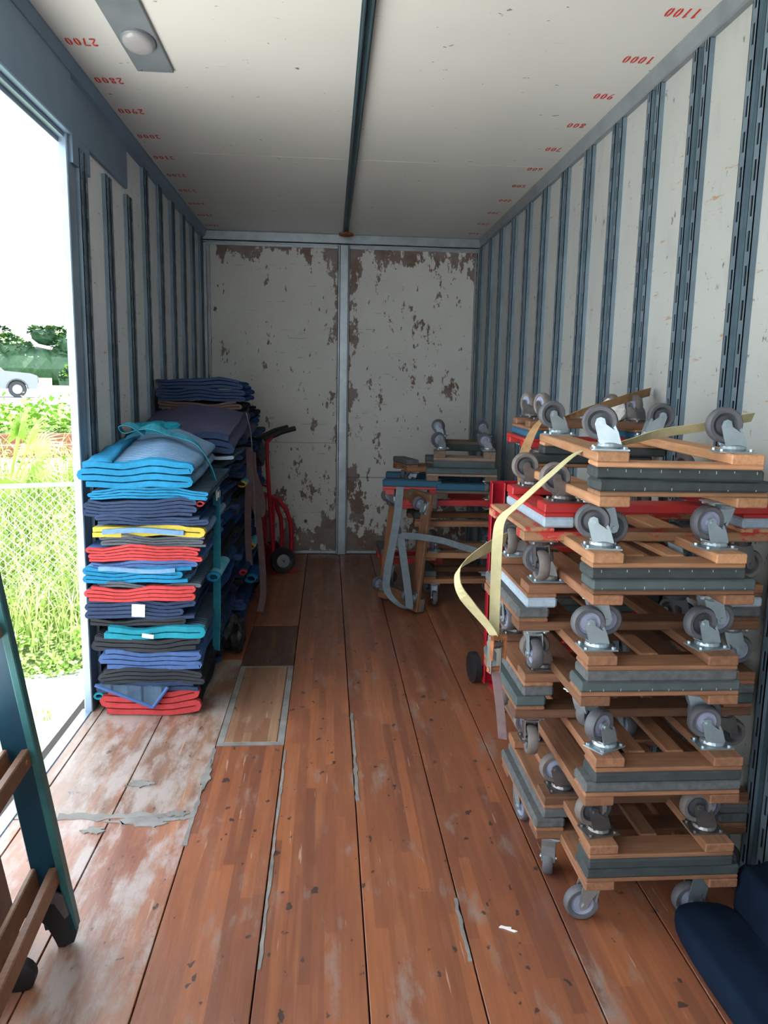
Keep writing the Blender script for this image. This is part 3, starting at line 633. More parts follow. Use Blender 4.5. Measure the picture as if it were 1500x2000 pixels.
# ================================================================ BLANKETS
def blanket(label, x0, x1, y0, d, z, h, layers, body, bind, seed, flip=False, slope=0.0, dome=0.0, group=None, side=0, amp=1.0, name='moving_blanket'):
    rs = random.Random(seed*7+1); t = h/layers; ht = t*.36
    NX = 9; cl_, nr = [], []
    ends = [(x0+rs.uniform(0, .045)*rs.random(), x1-rs.uniform(0, .11)*rs.random()) for _ in range(layers)]
    ends[rs.randrange(layers)] = (x0, x1)
    ph1, ph2, ph3 = rs.uniform(0, 6), rs.uniform(0, 6), rs.uniform(0, 6)
    sgn = -1 if flip else 1
    pts = []
    layers0 = layers
    for k in range(layers):
        a, b = ends[k]; zz = z+(k+.5)*t; xs = [a+t/2+(b-a-t)*i/(NX-1) for i in range(NX)]
        right = (k % 2 == 0) != flip
        if not right: xs = xs[::-1]
        pts += [Vector((x, 0, zz)) for x in xs]
        if k < layers-1:
            e = (max if right else min)(xs[-1], (ends[k+1][1]-t/2) if right else (ends[k+1][0]+t/2))
            for j in (1, 2, 3):
                an = -pi/2+pi*j/4
                pts.append(Vector((e+(t*.5*cos(an))*(1 if right else -1), 0, zz+t/2+t/2*sin(an))))
    n = len(pts)
    ns = []
    for i in range(n):
        tg = (pts[min(i+1, n-1)]-pts[max(i-1, 0)]).normalized(); ns.append(Vector((-tg.z, 0, tg.x)))
    def wob(x, y):
        return amp*1.5*(.006*sin(x*13+ph1+y*3)+.004*sin(x*27+ph2)+.003*sin(y*17+ph3))
    top = z+h
    def build(ya, yb, ny, th, over):
        m = MB(); vs = []; rows = []
        for j in range(ny+1):
            y = ya+(yb-ya)*j/ny
            off = wob(0, y)*1.2*side
            row = []
            for i in range(n):
                for s in (1, -1):
                    p = pts[i]+ns[i]*(s*th)
                    fr = (p.z-z)/h
                    u = (p.x-(x0+x1)/2)/((x1-x0)/2); 
                    dz = wob(p.x, y)*(.4+.6*fr)+slope*(y-y0)+dome*fr*max(0, 1-u*u)*min(1, .25+(y-y0)*3)
                    row.append((p.x+off+.004*sin(y*9+ph1+i*.05), y+.006*sin(p.x*17+ph2), p.z+dz))
            vs += row
        R = 2*n; fs = []
        for j in range(ny):
            for i in range(n-1):
                for s in (0, 1):
                    a = j*R+2*i+s; b = j*R+2*(i+1)+s; fs.append((a, b, b+R, a+R) if s else (b, a, a+R, b+R))
            for i in (0, n-1):
                a = j*R+2*i; fs.append((a, a+1, a+1+R, a+R))
        for j in (0, ny):
            for i in range(n-1):
                a = j*R+2*i; fs.append((a, a+1, a+3, a+2))
        m.add(vs, fs); return m
    mb = build(y0+.012, y0+d, 5, ht, 0)
    o = mb.obj(name, FB[body], None, smooth=True)
    tag(o, label, 'blanket', group)
    bb = build(y0, y0+.03, 1, ht*1.10, .002)
    bo = bb.obj('edge_binding', BD[bind], o, smooth=True)
    return o
def px2x(px, z): return -1.044+(px-185)*.00228+.044*z
S1 = [ # px bottom, top, left, right, layers, body, binding, description
 (1398, 1347, 200, 388, 4, 'black', 'red', 'black quilted blanket with red edging at the very bottom of the front pile'),
 (1347, 1330, 195, 395, 2, 'navy', 'navy', 'dark navy blanket second from the bottom of the front pile, one corner hanging'),
 (1331, 1302, 188, 390, 4, 'black', 'black', 'black blanket third from the bottom of the front pile'),
 (1302, 1266, 190, 382, 4, 'denim', 'denim', 'denim-blue blanket fourth from the bottom of the front pile'),
 (1266, 1240, 180, 385, 3, 'grey', 'black', 'charcoal blanket just under the teal-edged one in the front pile'),
 (1240, 1216, 195, 392, 2, 'slate', 'teal', 'blanket with bright teal edging and a small hanging white tag, low in the front pile'),
 (1216, 1203, 178, 362, 2, 'black', 'black', 'thin black blanket with a pale stripe lying on the teal-edged one'),
 (1203, 1166, 162, 372, 5, 'navy', 'navy', 'navy blanket with a square white tag on its front edge'),
 (1166, 1139, 172, 378, 4, 'slate', 'red', 'red-edged blanket directly above the one with the square white tag'),
 (1139, 1130, 182, 380, 2, 'slate', 'grey', 'thin grey-blue blanket between the red-edged and the wide cyan-edged one'),
 (1130, 1100, 172, 378, 4, 'lightblue', 'cyan', 'light blue blanket with cyan edging in the middle of the front pile'),
 (1100, 1088, 182, 385, 2, 'navy', 'denim', 'thin navy blanket under the upper red-edged one'),
 (1088, 1060, 172, 390, 5, 'denim', 'red', 'upper of the two thick red-edged blankets of the front pile'),
 (1060, 1041, 185, 386, 4, 'grey', 'grey', 'charcoal grey blanket between the red-edged and yellow-edged ones'),
 (1041, 1018, 178, 392, 2, 'lightblue', 'yellow', 'light blue blanket with yellow edging, the only one edged in yellow'),
 (1018, 1002, 178, 388, 3, 'navy', 'navy', 'crumpled dark navy blanket lying on the yellow-edged one'),
 (1002, 969, 172, 380, 5, 'slate', 'navy', 'slate-blue quilted blanket with diamond stitching high in the front pile'),
 (969, 949, 172, 395, 4, 'slate', 'cyan', 'thin cyan-edged blanket second from the top of the front pile'),
]
for i, (pb, pt, pl, pr, ly_, bd, bi, lab) in enumerate(S1):
    z = max(0.002, (1398-pb)*.00233); h = (pb-pt)*.00233+.001
    x0 = px2x(pl, z); x1 = px2x(pr, z)
    o = blanket(lab, x0, x1, 3.30+random.uniform(-.01, .012), .60, z, h, ly_, bd, bi, i+2, flip=i % 3 == 1, side=1, slope=.05*i/18)
    if bd == 'lightblue':
        zz0, zz1 = ((.30, .68) if bi == 'yellow' else (.74, 1.0))
        m_ = MB(); n_ = 10; xa, xb = x0+.05, x1-.09
        for q_ in range(n_+1):
            xx = xa+(xb-xa)*q_/n_; w_ = .006*sin(xx*15+i)
            m_.v += [(xx, 3.284, z+h*zz0+w_), (xx, 3.284, z+h*zz1+w_), (xx, 3.33, z+h*zz0+w_), (xx, 3.33, z+h*zz1+w_)]
        for q_ in range(n_):
            a_ = q_*4; m_.f += [(a_, a_+1, a_+5, a_+4), (a_+1, a_+3, a_+7, a_+5), (a_+2, a_, a_+4, a_+6), (a_+3, a_+2, a_+6, a_+7)]; m_.mi += [0]*4
        m_.f += [(0, 2, 3, 1), (n_*4, n_*4+1, n_*4+3, n_*4+2)]; m_.mi += [0, 0]
        m_.obj('exposed_quilt', BD['sky'], o)
zt = (1398-949)*.00233
topb = blanket('light blue herringbone blanket with bright cyan edging on top of the front pile', px2x(163, zt)-.01, px2x(357, zt)+.02, 3.285, .66, zt+.002, .105, 4, 'lightblue', 'cyan', 77, slope=.09, dome=.055)
# side binding of the top blanket
def strip_on_top():
    m = MB(); vs = []; n = 14
    x0 = px2x(163, zt)-.006
    for j in range(n+1):
        y = 3.285+.50*j/n
        for i in range(6):
            x = x0+.02+.115*i/5
            u = (x-((px2x(163, zt)-.01)+(px2x(357, zt)+.02))/2)/(((px2x(357, zt)+.02)-(px2x(163, zt)-.01))/2)
            zz = zt+.107+.09*(y-3.285)+.055*max(0, 1-u*u)*min(1, .25+(y-3.285)*3)+.004*sin(y*30+i)
            vs.append((x, y, zz+.004))
    fs = [(j*6+i, j*6+i+1, j*6+i+7, j*6+i+6) for j in range(n) for i in range(5)]
    o = m.add(vs, fs).obj('side_binding', BD['cyan'], topb, smooth=True)
    mod = o.modifiers.new('th', 'SOLIDIFY'); mod.thickness = .012
strip_on_top()
# tags
def paper(name, loc, sx, sz, rot, label):
    return tag(MB().box((-sx/2, -.001, -sz), (sx/2, .001, 0)).obj(name, M['white'], None, loc=loc, rot=rot), label, 'tag')
paper('care_tag', (px2x(272, .5), 3.262, .538), .056, .056, (0, .05, 0), 'square white tag stuck to the front edge of a navy blanket')
paper('care_tag', (px2x(290, .4), 3.262, .402), .05, .02, (.2, .15, 0), 'narrow white tag hanging over the teal-edged blanket')
# hanging corner of the second blanket
hc = MB().prism([(px2x(190, .1), .165), (px2x(330, .1), .150), (px2x(300, .1), .055)], 'y', 3.272, 3.284).obj('hanging_corner', FB['slate'], bpy.data.objects['moving_blanket.001'])
hb = MB()
for a, b in (((px2x(190, .1), .163), (px2x(300, .1), .055)), ((px2x(300, .1), .055), (px2x(330, .1), .150))):
    hb.tube((a[0], 3.272, a[1]), (b[0], 3.272, b[1]), .008, 8)
hb.obj('corner_binding', BD['denim'], bpy.data.objects['moving_blanket.001'])
# teal rolled end at the left bottom, red roll at right
def roll(label, x, y, z, r, L, body, bind, ax='y', rz=0, parent=None):
    m = MB(); n = 40; vs = []; t = r*.16
    for j in range(3):
        yy = [0, .03, L][j]
        for i in range(n):
            a = i/(n-1)*2*pi*1.9; rr = r*(1-.42*i/(n-1))
            for s in (0, 1): vs.append(((rr-s*t)*cos(a), yy, (rr-s*t)*sin(a)*.72))
    R = 2*n; fs = []
    for j in range(2):
        for i in range(n-1):
            for s in (0, 1): a = j*R+2*i+s; fs.append((a, a+2, a+2+R, a+R))
    for i in range(n-1): fs.append((2*i, 2*i+1, 2*i+3, 2*i+2))
    m.add(vs, fs); m.mi = [0 if (f >= (n-1)*2 and f < (n-1)*4) else 1 for f in range(len(fs))]
    o = m.obj('rolled_blanket', [FB[body], BD[bind]], None, smooth=True, loc=(x, y, z), rot=(0, 0, rz))
    return tag(o, label, 'blanket')
roll('small red-edged roll sticking out at the right of the front pile near its top', px2x(379, 1), 3.31, .978, .020, .3, 'navy', 'red')
roll('teal-edged roll at the bottom left corner of the front pile', px2x(186, 0), 3.36, .072, .026, .4, 'slate', 'teal')
# piles behind
def pile(xa, xb, ya, d, zs, cols, nm, grp, hh=.052):
    z = .002; i = 0
    while z < zs:
        b, bi = cols[i % len(cols)]
        h = hh*random.uniform(.8, 1.2)
        lab = '%s blanket in the %s' % ({'navy': 'navy', 'slate': 'slate-blue', 'blue': 'deep blue', 'black': 'black', 'darknavy': 'very dark navy', 'purple': 'purple-grey', 'aqua': 'pale aqua', 'lightblue': 'light blue', 'denim': 'denim-blue', 'grey': 'charcoal'}[b], nm)
        yj = random.uniform(-.01, .01)
        o = blanket(lab+', %s up' % ordw(i), xa+random.uniform(0, .02), xb+random.uniform(-.03, .02), ya+yj, d, z, h, 3, b, bi, 200+i+int(ya*50), side=1, group=None)
        z += h; i += 1
    return z
def ordw(i):
    w = ['first', 'second', 'third', 'fourth', 'fifth', 'sixth', 'seventh', 'eighth', 'ninth', 'tenth', 'eleventh', 'twelfth', 'thirteenth', 'fourteenth', 'fifteenth', 'sixteenth', 'seventeenth', 'eighteenth', 'nineteenth', 'twentieth']
    return w[i] if i < 20 else 'twenty-'+w[i-20]
random.seed(21)
c2 = [('navy', 'navy'), ('darknavy', 'black'), ('blue', 'navy'), ('slate', 'navy'), ('navy', 'denim'), ('black', 'black')]
pile(-1.04, -.565, 3.95, .58, 1.10, c2, 'second pile', 'g')
pile(-1.04, -.53, 4.58, .58, 1.10, c2[2:]+c2[:2], 'third pile along the left wall', 'g')
pile(-1.04, -.50, 5.2, .52, 1.30, [('darknavy', 'navy'), ('navy', 'navy'), ('blue', 'blue' if False else 'navy')], 'last pile by the hand truck', 'g', .062)
blanket('purple-grey blanket draped across the second pile behind the front one', -1.04, -.50, 4.0, .72, 1.135, .10, 3, 'purple', 'navy', 301, slope=.15, dome=.03)
blanket('slate-blue blanket with a pale edge tucked under the purple-grey one', -.98, -.49, 3.97, .5, 1.115, .022, 2, 'slate', 'pale', 302)
blanket('thick purple-grey folded blanket on the third pile', -1.04, -.50, 4.62, .60, 1.14, .17, 5, 'purple', 'navy', 303, slope=.06, dome=.02)
blanket('brown-edged dark blanket high on the third pile', -1.03, -.53, 4.70, .55, 1.345, .05, 3, 'black', 'brown', 304)
blanket('deep blue blanket under the topmost one on the third pile', -1.04, -.51, 4.70, .56, 1.395, .075, 4, 'blue', 'navy', 305)
blanket('topmost deep blue blanket of all the piles', -1.04, -.53, 4.70, .56, 1.47, .06, 3, 'blue', 'navy', 306)
# coloured bits on the side of the piles
roll('cyan-edged roll poking out of the right side of the front pile', -.535, 3.50, .60, .034, .35, 'aqua', 'cyan')
roll('yellow-edged roll poking out of the second pile', -.52, 4.6, .90, .03, .3, 'aqua', 'yellow')
roll('lower yellow-edged roll near the mauve straps', -.50, 4.9, .45, .03, .3, 'aqua', 'yellow')
roll('red-edged roll low on the side of the third pile', -.515, 4.55, .36, .025, .3, 'navy', 'red')
roll('teal-edged roll hanging low beside the mauve straps', -.49, 4.75, .27, .045, .3, 'blue', 'cyan')
rag('black_bag', (-.525, 4.20, .08), (.055, .12, .10), M['black'], 'black cloth bundle on the floor beside the blanket piles', 'bundle', 2)
# teal strap over the front pile
ribbon('cinch_strap', [(-.95, 3.64, 1.24), (-.90, 3.65, 1.262), (-.82, 3.62, 1.275), (-.753, 3.61, 1.268), (-.67, 3.59, 1.25), (-.605, 3.58, 1.215), (-.555, 3.58, 1.13), (-.535, 3.59, 1.05), (-.528, 3.60, .98), (-.528, 3.60, .88), (-.530, 3.60, .66), (-.535, 3.60, .4), (-.545, 3.62, .2)], [(0, -1, -.3)]*5+[(.1, -1, -.1), (.3, -1, 0), (.6, -1, 0)]+[(1, -.8, 0)]*5, .048, M['strap_t'], label='teal webbing strap cinched over the front blanket pile', th=.004)
ribbon('strap_loop', [(-.84, 3.55, 1.268), (-.90, 3.53, 1.31), (-.945, 3.53, 1.30), (-.93, 3.55, 1.27), (-.86, 3.55, 1.29), (-.80, 3.53, 1.30), (-.72, 3.55, 1.265)], [(0, 1, .4), (0, 1, .3), (0, 1, 0), (0, 1, 0), (0, 1, .2), (.1, 1, .5), (0, 1, .2)], .05, M['strap_t'], label='loose curl of teal strap lying on top of the front pile', th=.003)
rag('bundled_cloth', (-.87, 3.95, 1.27), (.10, .07, .035), BD['teal'], 'crumpled teal cloth behind the strap curl on the front pile', 'cloth', 5)
bk = thing('cam_buckle', 'square metal buckle on the teal strap', 'buckle', (-.520, 3.595, .985), (0, 0, 0))
MB().box((-.006, -.032, -.03), (.004, .032, -.022)).box((-.006, -.032, .022), (.004, .032, .03)).box((-.006, -.032, -.022), (.004, -.026, .022)).box((-.006, .026, -.022), (.004, .032, .022)).obj('buckle_frame', M['steel'], bk, bevel=.001)
MB().box((-.002, -.025, -.018), (.010, .025, .014)).obj('cam_lever', M['zinc'], bk, bevel=.003)
# mauve hanging straps
for k, (pts, lab) in enumerate([
    ([(-.49, 4.72, 1.12), (-.485, 4.74, 1.0), (-.50, 4.76, .8), (-.505, 4.78, .55), (-.50, 4.80, .35)], 'left mauve-grey strap hanging down the blanket piles'),
    ([(-.475, 4.80, 1.08), (-.47, 4.82, .95), (-.455, 4.84, .75), (-.43, 4.86, .45), (-.42, 4.88, .15), (-.44, 4.86, .02)], 'right mauve-grey strap hanging to the floor'),
    ([(-.465, 4.80, .95), (-.425, 4.84, .80), (-.42, 4.86, .70), (-.44, 4.84, .66), (-.46, 4.82, .72), (-.475, 4.80, .86)], 'mauve-grey strap loop hanging between the two long straps')]):
    ribbon('webbing_strap', pts, (1, -.35, 0), .045, M['strap_m'], label=lab, th=.003)
ribbon('cord', [(-.50, 4.70, 1.33), (-.475, 4.72, 1.2), (-.465, 4.75, .95), (-.46, 4.8, .6)], (1, 0, 0), .006, M['strap_g'], label='thin pale cord hanging in front of the last blanket pile', th=.006, cat='cord')
# ================================================================ RED HAND TRUCK (back left)
ht = thing('hand_truck', 'red steel hand truck with black grips leaning beside the blanket piles', 'hand truck', (-.50, 6.10, 0), (0, 0, radians(112)))
m = MB()
for s in (-1, 1):
    m.path([(s*.11, -.03, .10), (s*.11, .02, .9), (s*.105, .02, 1.06), (s*.09, -.04, 1.11)], .016, 10)
for z in (.2, .45, .7, .93): m.tube((-.11, -.03+.0625*(z-.1), z), (.11, -.03+.0625*(z-.1), z), .010, 8)
m.obj('frame', M['red_metal'], ht, smooth=True)
for s in (-1, 1):
    MB().path([(s*.11, -.0, .62), (s*.115, -.07, .60), (s*.125, -.13, .52), (s*.125, -.17, .40), (s*.125, -.18, .25), (s*.12, -.17, .12)], .018, 10).obj('curved_brace', M['red_metal'], ht, smooth=True)
    MB().box((s*.11-.012, -.04, .15), (s*.11+.012, -.02, .62)).obj('side_channel', M['red_metal'], ht, bevel=.003)
    w = MB(); w.lathe([(.055, -.02), (.07, -.028), (.098, -.028), (.105, -.015), (.105, .015), (.098, .028), (.07, .028), (.055, .02)], 26, 'x', (s*.155, -.09, .105)); w.obj('wheel', M['black'], ht, smooth=True)
    h = MB().lathe([(0, -.024), (.02, -.024), (.022, -.014), (.05, -.012), (.056, -.02)], 20, 'x', (s*.155, -.09, .105)).lathe([(.056, .02), (.05, .012), (.022, .014), (.02, .024), (0, .024)], 20, 'x', (s*.155, -.09, .105)); h.obj('wheel_hub', M['zinc'], ht, smooth=True)
MB().tube((-.19, -.09, .105), (.19, -.09, .105), .010).obj('axle', M['steel'], ht)
[MB().path([(s*.09, .04, 1.08), (s*.09, -.06, 1.115), (s*.09, -.10, 1.135), (s*.09, -.22, 1.165)], .020, 10).obj('grip', M['black'], ht, smooth=True) for s in (-1, 1)]
MB().box((-.16, -.24, .0), (.16, -.02, .006)).box((-.11, -.05, .0), (.11, -.03, .2)).obj('toe_plate', M['red_metal'], ht, bevel=.002)
rag('cloth_bundle', (-.53, 5.86, .98), (.05, .05, .11), BD['grey'], 'grey cloth hung over the red hand truck beside the last blanket pile', 'cloth', 9)
# red upright frame near dollies
rf = thing('red_hand_truck', 'upright red channel-steel hand truck between the far and near dolly stacks', 'hand truck', (.83, 3.62, 0), (0, 0, .15))
for s in (0, 1):
    o = MB(); x = s*.36
    o.box((x-.035, -.004, .02), (x+.035, .004, 1.05)).box((x-.035, -.03, .02), (x-.029, .004, 1.05)).box((x+.029, -.03, .02), (x+.035, .004, 1.05)).obj('side_channel', M['red_metal'], rf, bevel=.002)
for z in (.25, .52, .8, 1.03): MB().box((-.03, .004, z-.025), (.39, .012, z+.025)).obj('cross_bar', M['red_metal'], rf, bevel=.002)
for s in (0, 1): MB().lathe([(0, -.02), (.06, -.022), (.08, -.015), (.08, .015), (.06, .022), (0, .02)], 20, 'x', (s*.36+(.06 if s else -.06), .06, .08)).obj('wheel', M['black'], rf, smooth=True)
MB().box((0, -.2, .0), (.36, 0, .02)).tube((-.08, .06, .08), (.44, .06, .08), .008).obj('toe_plate', M['red_metal'], rf)

# ================================================================ FOREGROUND LEFT: dark teal hand truck
tl = thing('appliance_hand_truck', 'dark teal steel hand truck with wooden cross slats at the left foreground', 'hand truck', (-.665, 1.89, 0))
tl.rotation_euler = (0, radians(-8.5), radians(4))
for k, yy in enumerate((0, -.52)):
    MB().box((-.078, yy-.012, .05), (-.006, yy+.004, 1.36)).obj('side_rail', M['teal_rail'], tl, bevel=.002)
    MB().box((-.010, yy-.030, .045), (.010, yy+.006, 1.36)).obj('rail_edge', M['teal_edge_lit'], tl, bevel=.003)
    MB().prism([(-.11, .16), (-.04, .15), (.004, .10), (.008, .04), (-.005, .012), (-.022, .008), (-.036, .0), (-.045, -.005), (-.052, .03), (-.064, .075), (-.085, .105), (-.12, .115)], 'y', yy-.03, yy-.008).obj('foot_bracket', M['black'], tl, bevel=.001)
    MB().prism([(-.075, .185), (-.03, .18), (-.004, .16), (.0, .10), (-.012, .09), (-.03, .14), (-.08, .15)], 'y', yy-.036, yy-.030).obj('brace_plate', M['steel'], tl)
for z in (.215, .555, .9, 1.22):
    MB().box((-.028, -.53, z-.022), (-.006, -.022, z+.022)).obj('cross_slat', M['brownboard'], tl, bevel=.003)
    MB().box((-.075, -.53, z-.03), (-.060, -.022, z+.03)).obj('rear_slat', M['brownboard'], tl, bevel=.003)
    for yy in (-.06, -.48): MB().lathe([(0, .003), (.006, .003), (.008, 0)], 8, 'x', (-.006, yy, z)).obj('bolt_head', M['rust'], tl)
tb_ = MB().box((-.012, -.55, 0), (.012, 0, .62)).obj('wooden_board', M['brownboard'], None, loc=(-.835, 1.90, .004), rot=(0, radians(-9), radians(3)), bevel=.003)
tag(tb_, 'brown hardwood board leaning behind the dark teal hand truck', 'board')
MB().lathe([(0, -.015), (.03, -.018), (.044, -.012), (.044, .012), (.03, .018), (0, .015)], 22, 'y', (-.10, -.16, .050)).obj('wheel', M['black'], tl, smooth=True)
MB().path([(-.045, -.50, 1.36), (-.03, -.54, 1.40), (-.02, -.60, 1.40), (.0, -.66, 1.33), (.0, -.68, 1.25), (-.03, -.60, 1.15), (-.045, -.53, 1.13)], .012, 10).obj('handle', M['black'], tl, smooth=True)
# navy blankets bottom right
def soft(label, c, s, rz, mat, seed, name='moving_blanket'):
    bm = bmesh.new(); bmesh.ops.create_cube(bm, size=2); bmesh.ops.subdivide_edges(bm, edges=bm.edges[:], cuts=9, use_grid_fill=True)
    for v in bm.verts:
        x, y, z = v.co; r = 5.0
        l = (abs(x)**r+abs(y)**r+abs(z)**r)**(1/r); mx = max(abs(x), abs(y), abs(z))
        k = mx/l
        v.co = Vector((x*k*s[0], y*k*s[1], z*k*s[2]*(1+.10*sin(y*3+seed)+.08*sin(x*5+seed*2))+s[2]))
    me = bpy.data.meshes.new(name); bm.to_mesh(me); bm.free(); me.materials.append(mat); me.shade_smooth()
    return tag(link(name, me, None, c, (0, 0, rz)), label, 'blanket')
soft('dark navy folded blanket on the floor at the lower right, nearer the aisle', (1.07, 1.49, .004), (.10, .37, .045), .04, M['navysoft'], 1)
soft('thicker dark navy folded blanket against the right wall at the lower right', (1.225, 1.49, .004), (.09, .38, .11), .0, M['navysoft'], 3)

# ================================================================ OUTDOORS
AZ = radians(-20.3); FU, FV = Vector((sin(AZ), cos(AZ), 0)), Vector((cos(AZ), -sin(AZ), 0))
def og(u, v, z): return FU*u+FV*v+Vector((0, 0, z))
M['conc'] = m_plain('pale concrete', (.62, .61, .585), .9, var=.12, sc=8)
M['curb'] = m_plain('stained curb concrete', (.42, .37, .30), .9, var=.3, sc=10)
M['asph'] = m_plain('pale asphalt', (.20, .22, .25), .9, var=.1, sc=4)
M['soil'] = m_plain('grassy soil', (.12, .17, .05), .95, var=.3, sc=6)
M['gravel'] = m_plain('track ballast', (.42, .39, .36), .95, var=.45, sc=30)
M['railr'] = m_plain('brown rail steel', (.22, .10, .06), .6, .3)
M['galv'] = m_plain('galvanised wire', (.62, .68, .74), .4, .5)
def m_leaf(name, a, b):
    n = N(name); v, r = n.objr(); f = n.noise(n.pos(), 3.5, 4)
    c = n.mix(n.ramp(f, .3, .7), a, b); m = n.done(c, .6)
    n.b.inputs['Transmission Weight'].default_value = 0
    return m
M['leaf1'] = m_leaf('bright weed leaf', (.13, .30, .03), (.26, .43, .07))
M['leaf2'] = m_leaf('pale grass blade', (.36, .52, .12), (.55, .60, .25))
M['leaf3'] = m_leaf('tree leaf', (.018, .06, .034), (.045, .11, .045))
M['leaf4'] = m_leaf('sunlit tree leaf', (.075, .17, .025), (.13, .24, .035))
M['leaf5'] = m_leaf('palm frond', (.24, .44, .06), (.42, .58, .14))
M['trunk'] = m_plain('pale trunk', (.35, .30, .25), .9)
# ground strip: profile over u, wide in v
prof = [(-12, -1.15), (5.15, -1.10), (5.16, -1.10)]
def strip(name, us, mat, vr=(-40, 14), thick=.3):
    m = MB()
    for (u0, z0), (u1, z1) in zip(us, us[1:]):
        c = [og(u0, vr[0], z0), og(u0, vr[1], z0), og(u1, vr[1], z1), og(u1, vr[0], z1)]
        m.add(c+[p-Vector((0, 0, thick)) for p in c], [(0, 1, 2, 3), (7, 6, 5, 4), (0, 4, 5, 1), (1, 5, 6, 2), (2, 6, 7, 3), (3, 7, 4, 0)])
    return struct(m.obj(name, M[mat]))
strip('ground', [(-14, -1.13), (5.4, -1.08)], 'conc')
cbx = MB()
strip('trim_5', [(5.22, -.905), (5.36, -.90)], 'curb', (-12, 6), .3)
strip('trim_6', [(5.36, -.90), (6.6, -.90)], 'conc', (-12, 6), .3)
strip('trim_7', [(6.5, -.92), (7.4, -.70), (8.8, -.2), (9.8, .22), (10.3, .38)], 'soil', (-14, 10), .3)
strip('trim_8', [(10.3, .38), (16, .42)], 'gravel', (-25, 14), .4)
strip('trim_9', [(16, .42), (22, .5), (30, .66)], 'soil', (-40, 20), .4)
strip('trim_10', [(30, .70), (55, .75)], 'asph', (-80, 40), .4)
strip('trim_11', [(55, .75), (120, .8)], 'soil', (-120, 80), .4)
# rails
for k, u in enumerate((11.6, 14.2)):
    m = MB(); a, b = -20, 12
    for (du, z0, z1) in ((.035, .58, .62), (.009, .47, .58), (.065, .44, .47)):
        c = [og(u-du, a, z0), og(u-du, b, z0), og(u+du, b, z0), og(u+du, a, z0)]
        m.add(c+[p+Vector((0, 0, z1-z0)) for p in c], [(3, 2, 1, 0), (4, 5, 6, 7), (0, 1, 5, 4), (1, 2, 6, 5), (2, 3, 7, 6), (3, 0, 4, 7)])
    tag(m.obj('railway_rail', M['railr']), ['nearer', 'farther'][k]+' rusty railway rail crossing behind the palm bush', 'rail', None)
def leaves(m, fn, n, s, rnd, up=.5, aspect=.35):
    for _ in range(n):
        p = fn(); a = rnd.uniform(0, 2*pi); e = rnd.uniform(-.3, 1)*up+.2; L = s*rnd.uniform(.5, 1.3)
        d = Vector((cos(a)*cos(e), sin(a)*cos(e), sin(e))); w = Vector((-sin(a), cos(a), rnd.uniform(-.5, .5))).normalized()*L*aspect
        m.add([p-w*.4, p+d*L*.5-w, p+d*L, p+d*L*.5+w], [(0, 1, 2, 3)])
R_ = random.Random(5)
def terr(u):
    pr = [(6.5, -.92), (7.4, -.70), (8.8, -.2), (9.8, .22), (10.3, .38), (16, .42), (22, .5), (30, .66)]
    for (a, za), (b, zb) in zip(pr, pr[1:]):
        if a <= u <= b: return za+(zb-za)*(u-a)/(b-a)
    return -.92 if u < 6.5 else .66
def fweed():
    u = 6.45+3.7*R_.random()**1.3; v = R_.uniform(-3.2, 2.4); h = R_.random()**1.5*(.16+.30*min(1, (u-6.4)/1.2))
    return og(u, v, terr(u)+h)
m = MB(); leaves(m, fweed, 15000, .055, R_, .8, .38)
o = m.obj('weeds', M['leaf1']); tag(o, 'bright green leafy weeds covering the bank behind the sidewalk', 'weeds'); o['kind'] = 'stuff'
def blades(fn, n, hh, lean, w=.006):
    m = MB()
    for _ in range(n):
        p = fn(); a = R_.uniform(0, 2*pi); L = hh*R_.uniform(.5, 1.2); d = Vector((cos(a), sin(a), 0))*lean*L*R_.uniform(.3, 1)
        s = Vector((-sin(a), cos(a), 0))*w
        q1 = p+d*.35+Vector((0, 0, L*.6)); q2 = p+d+Vector((0, 0, L*.9))
        m.add([p-s, p+s, q1+s*.8, q1-s*.8, q2], [(0, 1, 2, 3), (3, 2, 4)])
    return m
m = blades(lambda: (lambda u: og(u, R_.uniform(-3, 2.4), terr(u)))(R_.uniform(6.8, 10.2)), 6500, .55, .8)
o = m.obj('tall_grass', M['leaf2']); tag(o, 'tall pale grass blades among the weeds and the fence', 'grass'); o['kind'] = 'stuff'
m = blades(lambda: og(R_.uniform(5.6, 5.75), R_.uniform(-.55, .0), -.90), 60, .06, 1.0)
o = m.obj('grass_tuft', M['leaf1']); tag(o, 'small grass tuft growing in the sidewalk crack', 'grass'); o['kind'] = 'stuff'
# fence
fe = thing('chain_link_fence', 'galvanised chain-link fence with a round top rail between the sidewalk and the tracks', 'fence', og(7.6, 0, -.7)[:])
FZ = lambda z: z+.7
m = MB(); ztop, zbot = .55, -.72; pit = .062
a0, a1 = -3.2, 2.4; hgt = ztop-zbot
k = a0-hgt
def fpt(v, z): return FV*v+Vector((0, 0, FZ(z)))
while k < a1:
    for s in (1, -1):
        p0v = k; zA, zB = zbot, ztop
        v0, v1 = (k, k+hgt) if s == 1 else (k+hgt, k)
        # clip in v
        pa, pb = Vector((v0, zA)), Vector((v1, zB))
        t0, t1 = 0, 1
        dv = pb.x-pa.x
        ta, tb2 = (a0-pa.x)/dv, (a1-pa.x)/dv
        lo, hi = max(0, min(ta, tb2)), min(1, max(ta, tb2))
        if hi > lo:
            q0, q1 = pa.lerp(pb, lo), pa.lerp(pb, hi)
            m.tube(fpt(q0.x, q0.y)+FU*(s*.003), fpt(q1.x, q1.y)+FU*(s*.003), .0022, 4)
    k += pit*1.35
o = m.obj('wire_mesh', M['galv'], fe); o['kind'] = 'stuff'
MB().tube(fpt(a0, ztop), fpt(a1, ztop), .021, 12).obj('top_rail', M['galv'], fe, smooth=True)
